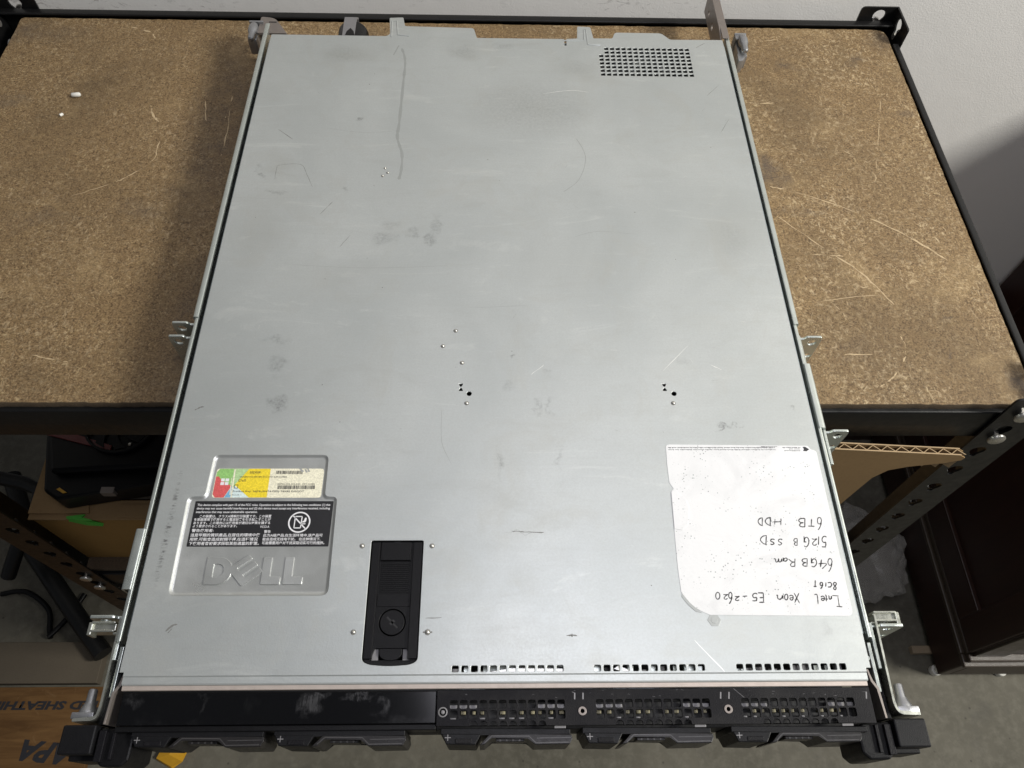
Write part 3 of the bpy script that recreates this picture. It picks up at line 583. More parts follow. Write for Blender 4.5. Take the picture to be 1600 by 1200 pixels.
bm = bmesh.new(); prism(bm, [(128.5 + 4.2 * math.cos(math.radians(60 * k)), 29.9 + 4.0 * math.sin(math.radians(60 * k))) for k in range(6)], -.2, .14, 'z', .1)
cyl(bm, (128.5, 29.9), 2.0, .12, .24, bev=.08); build('hex_standoff', bm, M_smear, lid)
# sunken badge panel with raised lettering
bm = bmesh.new()
rings = [(badge_o, -0.02), (inset(badge_o, 0.25), -0.14), (inset(badge_o, 0.9), -0.75), (inset(badge_o, 1.6), -1.12), (inset(badge_o, 2.2), -1.2)]
vr = [[bm.verts.new((p[0], p[1], z)) for p in r] for r, z in rings]
for A, B in zip(vr, vr[1:]):
    for i in range(len(A)): bm.faces.new((A[i], A[(i + 1) % len(A)], B[(i + 1) % len(A)], B[i]))
f = bm.faces.new(vr[-1])
for f in bm.faces:
    f.smooth = True
    f.normal_update()
bmesh.ops.recalc_face_normals(bm, faces=bm.faces)
if sum(f.normal.z for f in bm.faces) < 0: bmesh.ops.reverse_faces(bm, faces=bm.faces)
panel = build('badge_panel', bm, M_badge, lid, recalc=False)
ZP = -1.2
bm = bmesh.new()
def arc(cx, cy, rx, ry, a0, a1, n=12): return [(cx + rx * math.cos(math.radians(a0 + (a1 - a0) * i / n)), cy + ry * math.sin(math.radians(a0 + (a1 - a0) * i / n))) for i in range(n + 1)]
D_out = [(-180.1, 52.5), (-172.8, 52.5)] + arc(-172.8, 61.05, 9.0, 8.55, -90, 90, 14)[1:] + [(-180.3, 69.6)]
D_in = [(-175.4, 57.1), (-173.2, 57.1)] + arc(-173.2, 61.2, 4.2, 4.1, -90, 90, 10)[1:] + [(-175.4, 65.3)]
plate(bm, rounded(D_out, .4, 2), [rounded(D_in, .5, 2)], ZP + .75, .75, .17)
A0, sp_, ar = Vector((-167.0, 62.2)), Vector((.684, -.729)), Vector((.80, .60))
def EP(a, b): q = A0 + sp_ * a + ar * b; return (q.x, q.y)
E_ = [EP(0, 0), EP(14.6, 0), EP(14.6, 15), EP(11.2, 15), EP(11.2, 4.6), EP(9.0, 4.6), EP(9.0, 15), EP(5.6, 15), EP(5.6, 4.6), EP(3.4, 4.6), EP(3.4, 15), EP(0, 15)]
plate(bm, rounded(E_, .4, 2), [], ZP + .76, .76, .17)
for x in (-146.0, -132.6):
    L_ = [(x + .4, 52.5), (x + 12.0, 52.5), (x + 12.1, 57.2), (x + 5.6, 57.3), (x + 5.5, 69.5), (x + .1, 69.5)]
    plate(bm, rounded(L_, .5, 2), [], ZP + .75, .75, .17)
build('embossed_letters', bm, M_badge, panel, recalc=False)
# licence sticker
x0, x1, yb, yt = -185.6, -115.6, 108.9, 129.3
def LS(u, v): return (x0 + (x1 - x0) * u, yt - (yt - yb) * v)
bm = bmesh.new(); z = ZP + .12
plate(bm, rounded([LS(0, 0), LS(1, 0), LS(1, 1), LS(0, 1)], 2.2, 4), [], z, .12)
z += .04
def patch(pts, mi, dz=0.0): flat(bm, [LS(*p) for p in pts], z + dz, mi)
patch([(.03, .005), (.30, .005), (.19, .57), (.178, .72), (.05, .60), (.005, .34), (.005, .12)], 1)
patch([(.16, .005), (.30, .005), (.19, .57), (.155, .62)], 2, .012)
patch([(.005, .28), (.03, .27), (.06, .40), (.13, .54), (.165, .60), (.11, .995), (.03, .995), (.005, .88)], 3, .016)
patch([(.165, .62), (.185, .72), (.17, .995), (.115, .995)], 4, .02)
patch([(.19, .57), (.34, .995), (.18, .995)], 5, .024)
patch([(.30, .005), (.50, .005), (.505, .995), (.34, .995), (.19, .57)], 6, .028)
patch([(.163, .03), (.175, .03), (.185, .99), (.172, .99)], 0, .034); patch([(.148, .32), (.153, .32), (.168, .9), (.160, .9)], 0, .034)
for a in (0, 1):
    for b in (0, 1): patch([(.058 + a * .040, .345 + b * .125), (.091 + a * .040, .345 + b * .125), (.091 + a * .040, .445 + b * .125), (.058 + a * .040, .445 + b * .125)], 9, .06)
def LT(s, u0, u1, v0, v1, bold=0.0):
    a, b = LS(u0, v1), LS(u1, v0); text(bm, s, a[0], a[1], b[0] - a[0], b[1] - a[1], z + .05, 7, bold=bold)
LT('05D05P', .31, .41, .095, .175, .02); LT('WINDOWS SERVER 2012 STD 2UR-CORE2', .225, .66, .265, .315, .01); LT('Dell', .22, .285, .36, .455); LT('00703-234-354-545  X21-13486', .585, .93, .51, .565)
LT('Product Key: 26JF8-J3NT4 PJ92J T6XKJ DGQDT', .185, .84, .755, .83, .015); LT('Microsoft', .18, .25, .885, .93)
for (u0, u1, v0, v1) in ((.19, .225, .555, .575), (.19, .225, .665, .685), (.19, .195, .555, .685), (.22, .225, .555, .685)):
    patch([(u0, v0), (u1, v0), (u1, v1), (u0, v1)], 7, .05)
def bars(u0, u1, v0, v1):
    u = u0
    while u < u1:
        wd = random.choice((.003, .003, .005, .008)); patch([(u, v0), (u + wd, v0), (u + wd, v1), (u, v1)], 7, .05); u += wd + random.choice((.003, .004, .006))
bars(.555, .80, .075, .19); bars(.59, .935, .585, .71)
for (u0, v0, s) in ((.765, .0, .05), (.815, .02, .035), (.84, .0, .03)):            # torn spots on its upper edge
    patch([(u0, v0), (u0 + s * .4, v0), (u0 + s, v0 + .10), (u0 + s * .6, v0 + .13)], 8, .055)
build('licence_sticker', bm, [M_creams, M_green, M_lgreen, M_red, M_blue, M_pblue, M_yellow, M_print_k, M_badge, M_print_w], panel, recalc=False)
# warning sticker
bm = bmesh.new(); z = ZP + .14
plate(bm, rounded([(-194.9, 76.5), (-107.1, 76.4), (-107.0, 106.5), (-195.1, 106.6)], .4, 2), [], z, .13)
z += .05
def WT(s, xa, xb, yc, h, bold=0.012): text(bm, s, xa, yc - h / 2, xb - xa, h, z, 1, bold=bold)
def wy(cy): return 106.5 - 30.0 * (cy - 410) / 360
WT('This device complies with part 15 of the FCC rules. Operation is subject to the following two conditions: (1) this', -193.4, -108.9, wy(443), 2.0)
WT('device may not cause harmful interference and (2) this device must accept any interference received, including', -193.4, -108.9, wy(471), 2.0)
WT('interference that may cause undesirable operation.', -193.4, -154.5, wy(500), 2.0)
WT('この装置は、クラスA情報技術装置です。この装置', -190.5, -145.4, wy(532), 1.95); WT('を家庭環境で使用すると電波妨害を引き起こすことが', -193.6, -145.4, wy(558), 1.95)
WT('あります。この場合には使用者が適切な対策を講ずる', -193.6, -145.4, wy(585), 1.95); WT('よう要求されることがあります。', -193.6, -165.8, wy(610), 1.9)
WT('VCCI-A', -151.4, -145.6, wy(616), 1.5); WT('警告使用者:', -193.6, -180.0, wy(645), 2.2)
WT('這是甲類的資訊產品,在居住的環境中使', -193.8, -150.6, wy(681), 2.3); WT('用時,可能會造成射頻干擾,在這種情況', -193.8, -151.6, wy(714), 2.3); WT('下使用者會被要求採取某些適當的對策。', -193.8, -150.4, wy(746), 2.3)
WT('警告', -148.4, -144.3, wy(654), 1.9); WT('此为A级产品,在生活环境中,该产品可', -148.6, -111.5, wy(684), 2.1); WT('能会造成无线电干扰。 在这种情况下,', -148.6, -112.5, wy(714), 2.1); WT('可能需要用户对干扰采取切实可行的措施。', -148.6, -109.8, wy(743), 2.1)
cx, cy = -127.2, 92.3
ring = [bm.verts.new((p[0], p[1], z)) for p in circle(cx, cy, 7.0, 36)]; ring2 = [bm.verts.new((p[0], p[1], z)) for p in circle(cx, cy, 6.1, 36)]
for i in range(36):
    f = bm.faces.new((ring[i], ring[(i + 1) % 36], ring2[(i + 1) % 36], ring2[i])); f.material_index = 1
ribbon(bm, [(cx - 4.6, cy + 4.6), (cx + 4.6, cy - 4.6)], .8, z, 1, False)
for a, b in (((-2.9, 3.8), (1.4, 3.8)), ((1.4, 3.8), (1.2, -3.8)), ((1.2, -3.8), (-2.9, -3.8)), ((-2.9, -3.8), (-2.9, 3.8))): ribbon(bm, [(cx + a[0], cy + a[1]), (cx + b[0], cy + b[1])], .65, z, 1, False)
flat(bm, [(cx + 1.8, cy - .2), (cx + 3.6, cy - .2), (cx + 4.3, cy + .6), (cx + 4.4, cy + 2.6), (cx + 3.8, cy + 3.2), (cx + 3.2, cy + 2.6), (cx + 2.8, cy + 1.0), (cx + 1.8, cy + .5)], z, 1)
flat(bm, [(cx + 1.8, cy - 1.4), (cx + 4.0, cy - 1.4), (cx + 4.0, cy - .8), (cx + 1.8, cy - .8)], z, 1)
build('warning_sticker', bm, [M_warn, M_print_w], panel, recalc=False)
# big white label with handwriting
bm = bmesh.new()
lab = [(112.3, 146.6), (209.2, 145.7), (210.6, 143.0), (214.3, 141.8), (213.4, 33.8), (211.2, 31.9), (126.4, 33.0), (122.5, 34.6), (118.5, 37.0), (115.1, 40.2), (112.6, 43.6), (110.6, 46.8), (110.3, 62), (111.0, 86), (111.6, 105), (112.4, 112.6), (114.0, 114.4), (111.6, 118.6), (111.6, 132)]
plate(bm, rounded(lab, [2.5, .5, .8, 1.5, 2, 2] + [.6] * 13, 3), [], .24, .22, .05)
prism(bm, [(111.2, 87), (112, 112.2), (115, 113.6), (121, 107), (122.6, 101), (120.4, 90), (116, 86)], .26, .5, 'z', .12)      # puckered edge
prism(bm, [(111, 46), (115.4, 40), (119, 36.8), (121.6, 34.2), (118, 35.0), (114.2, 38.6), (110.4, 44)], .02, .22, 'z', .05, mi=3)
z = .27
for st in HAND:
    ln = smooth_line([(p[0], p[1], 0) for p in st], 5)
    ribbon(bm, [(p.x, p.y) for p in ln], random.uniform(.56, .74), z, 1, True, .5)
def microprint(xa, xb, y, h):
    x = xa
    while x < xb:
        l = random.uniform(1.2, 4.2); e = min(x + l, xb); u = x
        while u < e:
            wd = random.uniform(.35, .6); hh = h * random.choice((.6, .65, 1.0)); flat(bm, [(u, y), (u + wd, y), (u + wd, y - hh), (u, y - hh)], z, 2); u += wd + .16
        x = e + random.uniform(.5, .8)
microprint(113.6, 186, 144.5, .75); microprint(113.6, 186.6, 142.9, .6); microprint(177, 187.6, 145.2, .6)
microprint(191.5, 203.5, 144.6, .7); microprint(196, 203.4, 143.4, .55); microprint(192.5, 203.4, 142.2, .55)
flat(bm, [(205.4, 144.8), (207.2, 144.9), (209.6, 143.0), (207.4, 141.5), (205.2, 141.8), (206.0, 143.2)], z, 2)
build('paper_label', bm, [M_paper, M_ink, M_print_k, M_smear], lid, recalc=False, label='large white paper label with specifications handwritten upside down in black pen')
# latch
bm = bmesh.new()
lo = inset(latch_o, .35)
plate(bm, lo, [rounded([(-73.4, 15.2), (-54.9, 15.2), (-51.9, 8.0), (-76.0, 8.0)], .8, 3), circle(-64.3, 30, 8.0, 32)], -2.4, 1.6, .15)
box(bm, -79.6, -74.6, 9, 79, -2.6, -.7, .25); box(bm, -54.0, -48.4, 9, 79, -2.6, -.7, .25)
box(bm, -73.9, -55.3, 67.3, 78.9, -2.6, -.45, .3); box(bm, -66.2, -62.4, 77.6, 79.1, -.6, -.3, .1, mi=1)
for k in range(15): box(bm, -73.2, -55.6, 47.6 + k * 1.24, 48.2 + k * 1.24, -2.6, -1.95, .12)
prism(bm, [(-74.4, 46.8), (-54.2, 46.8), (-54.2, 39.2), (-74.4, 39.2)], -2.6, -2.1, 'z', .2)
def outline(pts, wd, zz, mi=1, close=True):
    q = list(pts) + ([pts[0]] if close else [])
    for a, b in zip(q, q[1:]): ribbon(bm, [a, b], wd, zz, mi, False)
for px, op in ((-71.6, 1), (-57.2, 0)):
    outline([(px - 2, 39.6), (px + 2.2, 39.6), (px + 2.2, 42.6), (px - 2, 42.6)], .28, -2.02)
    s = 1.6 if op else 0
    outline([(px - .9 + s, 42.7), (px - .9 + s, 44.2), (px - .2 + s, 45.1), (px + .8 + s, 45.0), (px + 1.3 + s, 44.0)] + ([] if op else [(px + 1.3, 42.7)]), .28, -2.02, 1, False)
box(bm, -79, -49, 5.6, 8.6, -5, -3.6)
latch = build('latch', bm, [M_plastic, M_plastic2], lid)
bm = bmesh.new(); cyl(bm, (-64.3, 30), 7.35, -3.6, -2.2, seg=32, bev=.3)
for a in (135, 45):
    d = Vector((math.cos(math.radians(a)), math.sin(math.radians(a)))); nn = Vector((-d.y, d.x)); L_, w_ = (4.6, .55) if a == 135 else (1.7, .9)
    flat(bm, [tuple(Vector((-64.3, 30)) + d * s1 * L_ + nn * s2 * w_) for s1, s2 in ((-1, -1), (1, -1), (1, 1), (-1, 1))], -2.17, 1)
build('lock_dial', bm, [M_plastic, M_dark], latch)
bm = bmesh.new()
prism(bm, [(-71, 15.2), (-57.4, 15.2)] + [(-64.2 + 6.8 * math.cos(t), 12.8 - 4.6 * math.sin(t)) for t in [i * math.pi / 10 for i in range(11)]], -4.2, -2.9, 'z', .35)
build('release_button', bm, M_plastic2, latch)
bm = bmesh.new(); box(bm, -75.2, -71.4, 8.6, 15, -5.2, -4.4); box(bm, -57, -52.6, 8.6, 15, -5.2, -4.4); build('latch_floor', bm, M_greypart, latch)
# inside, seen through the vents
bm = bmesh.new(); box(bm, -214.5, 214.5, 0, 575, -43.3, -42.8); build('inside_floor', bm, M_dark, srv)
bm = bmesh.new()
for gx in (-27.9, 54.5, 137.6):
    for k in range(10):
        x = gx + k * 6.7; box(bm, x, x + random.uniform(2, 6), -1.5 + random.uniform(-1, 1), random.uniform(2.5, 6), -9, random.uniform(-6.5, -3.5), .2, mi=random.choice((0, 0, 1, 1, 2)))
box(bm, -10, 38, 0, 7, -12, -9.2, .2)
prism(bm, [(-8, 1.5), (37, -1), (37, 3.4), (6, 3.8)], -3.6, -2.6, 'z', .2, mi=3); prism(bm, [(2, 6.5), (37, 4.4), (37, 6.4)], -3.4, -2.6, 'z', .2, mi=3); prism(bm, [(66, 3), (76, 0), (76, 2.2), (69, 5)], -3.6, -2.8, 'z', .2, mi=3)
build('drive_cage', bm, [M_zinc, M_greypart, M_dark, M_bright], srv)
bm = bmesh.new()
box(bm, 92, 190, 518, 574, -30, -26, .3, mi=1)
for _ in range(34):
    x, y = random.uniform(94, 178), random.uniform(524, 568); box(bm, x, x + random.uniform(3, 9), y, y + random.uniform(3, 8), -26, random.uniform(-22, -11), .3, mi=random.choice((0, 1, 1, 2, 3)))
build('power_board', bm, [M_zinc, M_dark, M_cream, M_greypart], srv)
# front lip of the tray, glossy display cover, perforated vent panel
bm = bmesh.new(); prism(bm, [(-4.95, -1.55), (-7.2, -1.75), (-7.5, -2.4), (-7.3, -3.4), (-4.95, -3.2)], -214.4, 213.2, 'x'); build('front_edge', bm, M_edge, srv)
bm = bmesh.new()
box(bm, -213.6, -36.4, -25.4, -8.4, -5.2, -3.0, .35); box(bm, -214.5, -36.2, -28.6, -25.6, -16, -4.6, .4, mi=1)
box(bm, -214.2, -36.2, -8.4, -7.5, -4.2, -3.1, .1, mi=1)
build('display_cover', bm, [M_gloss, M_plastic], srv)
holes = []
for gx in (-28.55, 54.65, 138.3):
    for k in range(12): holes.append(rrect(gx + 5.55 * k, gx + 5.55 * k + 4.3, -17.9, -13.5, 1.0)); holes.append(rrect(gx + .1 + 5.55 * k, gx + .1 + 5.55 * k + 4.3, -23.5, -18.9, 1.0))
for x, y in ((46.7, -19.6), (130.2, -19.2)): holes.append(circle(x, y, 1.3))
edge = [(214.0, -27.0), (214.0, -7.9), (-35.9, -7.9), (-35.9, -26.9)]
for gx in (-17.1, 65.4, 149.2):                                       # half holes along the front edge
    for k in range(8):
        a = gx + 5.52 * k
        edge += [(a, -27.0), (a + .3, -25.3), (a + 1.3, -24.5), (a + 3.0, -24.5), (a + 4.0, -25.3), (a + 4.3, -27.0)]
bm = bmesh.new(); plate(bm, edge, holes, -3.0, 1.2, .15)
for xa, ya, xb, yb_ in ((42.8, -9.9, 42.6, -13.4), (47.6, -9.9, 47.4, -13.4), (127.2, -10, 126.6, -13.6), (132, -10, 131.4, -13.7), (212.0, -10.4, 211.2, -14.2)): ribbon(bm, [(xa, ya), (xb, yb_)], .75, -2.96, 1, False)
ribbon(bm, [(134.7, -8.1), (140.4, -13.1)], .45, -2.96, 1); ribbon(bm, [(41.2, -9.4), (42.6, -9.8)], .7, -2.96, 1)
for _ in range(22):
    x, y = random.uniform(-30, 210), random.uniform(-12.5, -8.6); ribbon(bm, [(x, y), (x + random.uniform(.4, 1.6), y + random.uniform(-.4, .4))], random.uniform(.15, .3), -2.96, 1)
vent = build('vent_panel', bm, [M_powder, M_greypart], srv, recalc=False)
for x, y, solid in ((-32.4, -19.7, 1), (46.7, -19.6, 0), (130.2, -19.2, 0)):
    bm = bmesh.new()
    if solid: lathe(bm, (x, y), [(2.7, -3.2), (2.7, -2.75), (2.1, -2.6), (1.9, -3.0), (1.2, -3.0), (.9, -2.5), (.3, -2.35)], 'z', 20)
    else:
        plate(bm, circle(x, y, 2.4, 24), [circle(x, y, 1.15, 20)], -2.6, .5, .15)
    build('screw', bm, M_bracket if not solid else M_greypart, vent, smooth=40)
bm = bmesh.new()
for gx in (-28.55, 54.65, 138.3):
    box(bm, gx - 1, gx + 15.4, -17.9, -15.6, -9, -5.8, .3, mi=0); box(bm, gx + 50, gx + 66, -17.9, -15.4, -9, -5.8, .3, mi=0)
    for k in range(12):
        if random.random() < .62:
            x = gx + .4 + 5.55 * k + random.uniform(0, 1.4); box(bm, x, x + random.uniform(1.6, 3.0), -20.6, -18.9, -9.5, -6.4, .2, mi=1)
        if random.random() < .3:
            x = gx + 5.55 * k; box(bm, x, x + 3.4, -23.6, -22.2, -9.5, -7.2, .2, mi=0)
    box(bm, gx - 2, gx + 67, -26, -14, -14, -10, .2, mi=2)
build('front_connectors', bm, [M_greypart, M_cream, M_dark], srv)
# drive carriers along the front
def carrier(x0, w, tilt=0.0):
    bm = bmesh.new(); zt = -6.0
    prism(bm, [(x0, -27.6), (x0 + w, -28.4), (x0 + w, -31.4), (x0 + 24, -31.4), (x0, -31)], -41, zt, 'z', .4)
    prism(bm, [(x0 + .6, -30.5), (x0 + 3.2, -36.0), (x0 + 19.6, -36.4), (x0 + 22.8, -30.8)], -40, zt + .6, 'z', .5)
    o = build('drive_carrier', bm, M_plastic2, srv)
    bm = bmesh.new()
    prism(bm, [(x0 + 21.6, -36.6), (x0 + 24.6, -36.4), (x0 + 28.6, -32.6), (x0 + 49.0, -33.0), (x0 + 53.0, -36.6), (x0 + 72.4, -36.4), (x0 + 74.0, -33.6), (x0 + 73.6, -31.4), (x0 + 51, -31.3), (x0 + 27.2, -31.2)], -36, zt + 1.0, 'z', .4)
    ribbon(bm, [(x0 + 24.8, -35.4), (x0 + 28.8, -31.9), (x0 + 49.6, -32.2), (x0 + 53.4, -35.6), (x0 + 71.8, -35.4)], .55, zt + 1.03, 1, False)  # bevel highlight painted as a flat paler strip
    ribbon(bm, [(x0 + 54, -33.2), (x0 + 73, -33.0)], .4, zt + 1.03, 1, False); box(bm, x0 + 31, x0 + 47, -34.6, -33.0, -20, zt - 2.4, .3)
    for k in range(4): cyl(bm, (x0 + 33.5 + 3.6 * k, -33.9), .55, zt - 2.5, zt - 2.2, seg=10, mi=1)
    build('release_lever', bm, [M_lever, M_glint_stud], o)
    bm = bmesh.new(); box(bm, x0 + 8.4, x0 + 17.6, -35.6, -33.2, -30, zt + 1.1, .3); build('release_button', bm, M_powder, o)
    bm = bmesh.new(); z = zt + .68
    ribbon(bm, [(x0 + 2.4, -32.6), (x0 + 5.8, -32.6)], .45, z, 0, False); ribbon(bm, [(x0 + 4.1, -31.0), (x0 + 4.1, -34.2)], .45, z + .01, 0, False)
    build('plus_mark', bm, M_greypart, o, recalc=False)
    bm = bmesh.new(); box(bm, x0 + 64, x0 + 70.5, -28.2, -26.8, -6.4, -5.6, .2); build('shield_spring', bm, M_greypart, o)
    return o
for x0 in (-205.2, -126.4, -33.4, 46.4, 131.0): carrier(x0, 73.0 if x0 < 120 else 78.0)
bm = bmesh.new(); box(bm, -213, 213, -27.4, -9, -43, -16, .5); build('front_bezel', bm, M_dark, srv)
# rack ears
for s in (-1, 1):
    def X(a, b): return sorted((s * a, s * b))
    bm = bmesh.new()
    box(bm, *X(224.6, 243.0), -39.6, -24.6, -40, -4.4, .9); box(bm, *X(224.4, 240.6), -42.2, -39.0, -39, -14, .7)
    o = build('rack_ear', bm, M_plastic2, srv)
    bm = bmesh.new()
    prism(bm, [(s * 224.2, -25.5), (s * 224.2, -41.5), (s * 220, -45.4), (s * 209, -45.6), (s * 205.0, -42), (s * 204.6, -29.5), (s * 208, -26.5)], -40, -9, 'z', 1.2)
    box(bm, *X(219.4, 223.4), -43.2, -27.2, -9.4, -6.6, .4, mi=1); box(bm, *X(214.2, 216.0), -42, -27.4, -9.4, -7.0, .3, mi=1)
    build('latch_grip', bm, [M_plastic, M_powder], o)
    bm = bmesh.new()
    prism(bm, [(s * 215.2, 2), (s * 216.2, 2.2), (s * 217.4, -4.2), (s * 220.2, -8.2), (s * 221.0, -24.6), (s * 219.8, -24.6), (s * 218.9, -8.8), (s * 216.2, -4.8)], -30, -3.2, 'z', .2)
    build('side_arm', bm, M_bracket, o)
    bm = bmesh.new(); prism(bm, [(s * x, y) for x, y in ((218.8, 18), (224.8, 18), (225.4, -16), (226.6, -24.3), (221.4, -24.3), (220.6, -8))], -38, -9.5, 'z', .4); box(bm, *X(217.8, 221.6), 3, 17, -19, -7.5, .7); cyl(bm, (s * 219.6, 9), 1.3, -8, -7.2, mi=1); box(bm, *X(221.2, 223.2), -10, 18, -20, -7.2, .3, mi=1)
    build('latch_body', bm, [M_plastic, M_zinc], o)
# parts showing past the rear edge
bm = bmesh.new(); cyl(bm, (-145.2, -22), 15, 578, 615, 'y', 28, bev=2); o = build('fan_housing', bm, M_plastic, srv, smooth=40)
bm = bmesh.new()
path = [(578, -9), (602, -7), (619, -7), (626, -12), (627, -26)]
for (a, b), (c, d) in zip(path, path[1:]): prism(bm, [(a, b), (c, d), (c - .4, d - 2), (a - .4, b - 2)], -152.5, -140.5, 'x')
build('pull_handle', bm, M_greypart, srv)
bm = bmesh.new(); box(bm, -119, -108, 577, 598, -26, -18, 1.0); build('release_tab', bm, M_orange, srv)
# ------------------------------------------------------------------ slide rails
def rail(s, label):
    r = thing('slide_rail', (s * 224, 290, -45), label, 'rail', 'slide rails along the server')
    def X(a, b): return sorted((s * a, s * b))
    def channel(y0, y1, xi, xo, zt, bev=1.0):
        bm = bmesh.new()
        prof = rounded([(s * xi, zt), (s * xo, zt), (s * xo, -43), (s * (xo - 1.4), -43), (s * (xo - 1.4), zt - 2.0), (s * xi, zt - 2.0)], [bev, min(2.6, (xo - xi) * .55), .3, .3, .5, .3], 4)
        prism(bm, prof, y0, y1, 'y'); return bm
    wide = [(251, 598, 221.6, 226.2, -0.6), (50, 88, 222.4, 228.8, -0.4)] if s < 0 else [(247, 590, 220.0, 224.4, -0.6), (160, 212, 220.4, 225.8, -0.4)]
    for y0, y1, a, b, z in wide: build('rail_sleeve', channel(y0, y1, a, b, z, 1.2), M_zinc, r, smooth=35)
    bm = channel(20, 592, 220.2 if s > 0 else 221.8, 223.0 if s > 0 else 224.6, -1.6, .6)
    box(bm, *X(219.2, 220.0), 24, 588, -40, -12, 0)
    build('rail_channel', bm, M_zinc, r, smooth=35)
    bm = bmesh.new(); box(bm, *X(216.8, 217.9 if s > 0 else 218.5), 22, 574, -40, -1.5, .4); build('inner_rail', bm, M_chassis, r)
    # bent tabs with a hole
    def tabs(y, xi=226.0, xo=242.4, two=False, thin=False):
        bm = bmesh.new(); b2 = bmesh.new()
        pts = [(xi, -8.0), (xi + 3.2, -8.0), (xi + 5, -5.4), (xo, -5.4), (xo + .8, -10), (xo + 1.2, -41), (xi, -41)]
        hs = [circle((xi + xo) / 2 + 2.6, -12.4, 3.2, 16)]
        if two: hs.append(circle(xo - 2.4, -30, 2.6, 14))
        plate(b2, rounded([(s * x, z) for x, z in pts], [.3, .8, 1, 1, 1.5, .5, .3], 3), [[(s * x, z) for x, z in h] for h in hs], 0, 1.9, .35)
        bmesh.ops.transform(b2, matrix=Matrix.Translation((0, y, 0)) @ Matrix(((1, 0, 0, 0), (0, 0, 1, 0), (0, 1, 0, 0), (0, 0, 0, 1))), verts=b2.verts)
        me = bpy.data.meshes.new('t'); b2.to_mesh(me); b2.free(); mesh_to_bm(bm, me)
        box(bm, *X(xi - 1.8, xi + .2), y - 26, y + .8, -38, -6.4, .4)
        build('mounting_tab', bm, M_zinc, r)
    if s < 0: tabs(250.4, 226.4); tabs(238.4, 226.6); tabs(36.0, 226.0, 245.0)
    else: tabs(239.8, 225.4, 241.6, True); tabs(161.2, 227.2, 243.2, True); tabs(28.8, 226.4, 245.4, True)
    # folded clip
    bm = bmesh.new(); y = 29.5 if s < 0 else 33.5
    box(bm, *X(229.4, 243.4), y - 3.2, y - 1.8, -16, -6.4, .5); box(bm, *X(229.4, 243.4), y + 1.6, y + 3.0, -14, -6.2, .5); box(bm, *X(229.4, 243.2), y - 2.4, y + 2.2, -9.6, -8.4, .4)
    box(bm, *X(242.6, 245.2), y - 5.0, y + 2.6, -15, -6.8, .6); box(bm, *X(226.8, 230), y - 4.6, y - 3.2, -15, -7.2, .4)
    build('folded_clip', bm, M_zincpale, r)
    # front flange, plate and pin
    bm = bmesh.new()
    a_, b_ = (225.6, 225.0) if s < 0 else (228.4, 227.2)
    side = [(a_, 34), (a_ + 1.2, 34), (b_ + 1.3, -14), (b_ + 2.2, -20.2), (b_ + 14.5, -21.2), (b_ + 14.5, -22.8), (b_ + 2, -22.4), (b_, -17)]
    prism(bm, rounded([(s * x, y) for x, y in side], [.3, .3, 2, 1.2, .3, .3, 2.6, 2], 4), -40, -5.0, 'z', .3)
    build('mounting_flange', bm, M_zincpale, r)
    bm = bmesh.new(); cx = s * (236.4 if s < 0 else 237.4)
    lathe(bm, (cx, -15), [(2.0, -4.4), (2.5, -5.2), (2.7, -11.6), (3.4, -13), (4.6, -15.6), (5.2, -17.4), (5.2, -18)], 'y', 24)
    box(bm, cx - 6.2, cx + 6.2, -21.0, -17.4, -22, -8.6, .5)
    build('locating_pin', bm, M_pin, r, smooth=40)
    # rear clamp with its pin
    bm = bmesh.new()
    if s < 0:
        box(bm, -247.6, -238.6, 596, 620, -34, -17.5, 1.2); box(bm, -248, -234, 617, 619.4, -36, -12.2, .5)
        lathe(bm, (-242.4, -14), [(1.6, 591), (2.8, 592), (3.3, 595.5), (3.3, 600), (4.6, 603), (4.8, 610), (3.6, 614)], 'y', 18)
        build('rear_clamp', bm, M_pin, r, smooth=40)
        bm = bmesh.new(); prism(bm, rounded([(-238, 603), (-209, 603), (-224, 627), (-238, 629)], [1, 1, 5, 2], 4), -17, -14.6, 'z', .3); box(bm, -229, -221.5, 619.6, 621, -14.7, -14.4, mi=1)
        build('rear_plate', bm, [M_bracket, M_dark], r)
    else:
        box(bm, 238.6, 247.4, 584, 608, -34, -19.5, 1.2); box(bm, 236.4, 248.2, 608, 610.4, -36, -12.2, .5); box(bm, 236.6, 248, 602, 608.4, -14.6, -12.8, .4)
        prism(bm, [(236.6, 585), (246.4, 585), (241, 575), (236.4, 573.6)], -32, -17.5, 'z', .6)
        lathe(bm, (243.6, -14), [(1.6, 583), (2.8, 584), (3.3, 587.5), (3.3, 592), (4.6, 595), (4.8, 602), (3.6, 606)], 'y', 18)
        build('rear_clamp', bm, M_pin, r, smooth=40)
        bm = bmesh.new()
        b2 = bmesh.new()
        plate(b2, rounded([(583, -24), (662, -24), (662, -5), (648, 1.0), (600, 1.0), (583, -2)], [.5, 3, 3, 3, 3, .5], 3), [circle(596, -14, 2.6, 14), circle(622, -14, 3.4, 16), circle(644, -14, 2.6, 14)], 0, 1.6, .2)
        bmesh.ops.transform(b2, matrix=Matrix.Translation((217.2, 0, 0)) @ Matrix(((0, 0, 1, 0), (1, 0, 0, 0), (0, 1, 0, 0), (0, 0, 0, 1))), verts=b2.verts)
        me = bpy.data.meshes.new('t'); b2.to_mesh(me); b2.free(); mesh_to_bm(bm, me)
        prism(bm, [(217.0, 583), (223.6, 583), (223.2, 650), (217.0, 658)], -.4, 1.0, 'z', .3)
        build('rear_plate', bm, M_bracket, r)
    return r
rail(-1, 'galvanised slide rail on the server side nearer the black warning sticker, two looped tabs midway')
rail(1, 'galvanised slide rail beside the white paper label, brown plate sticking out behind')
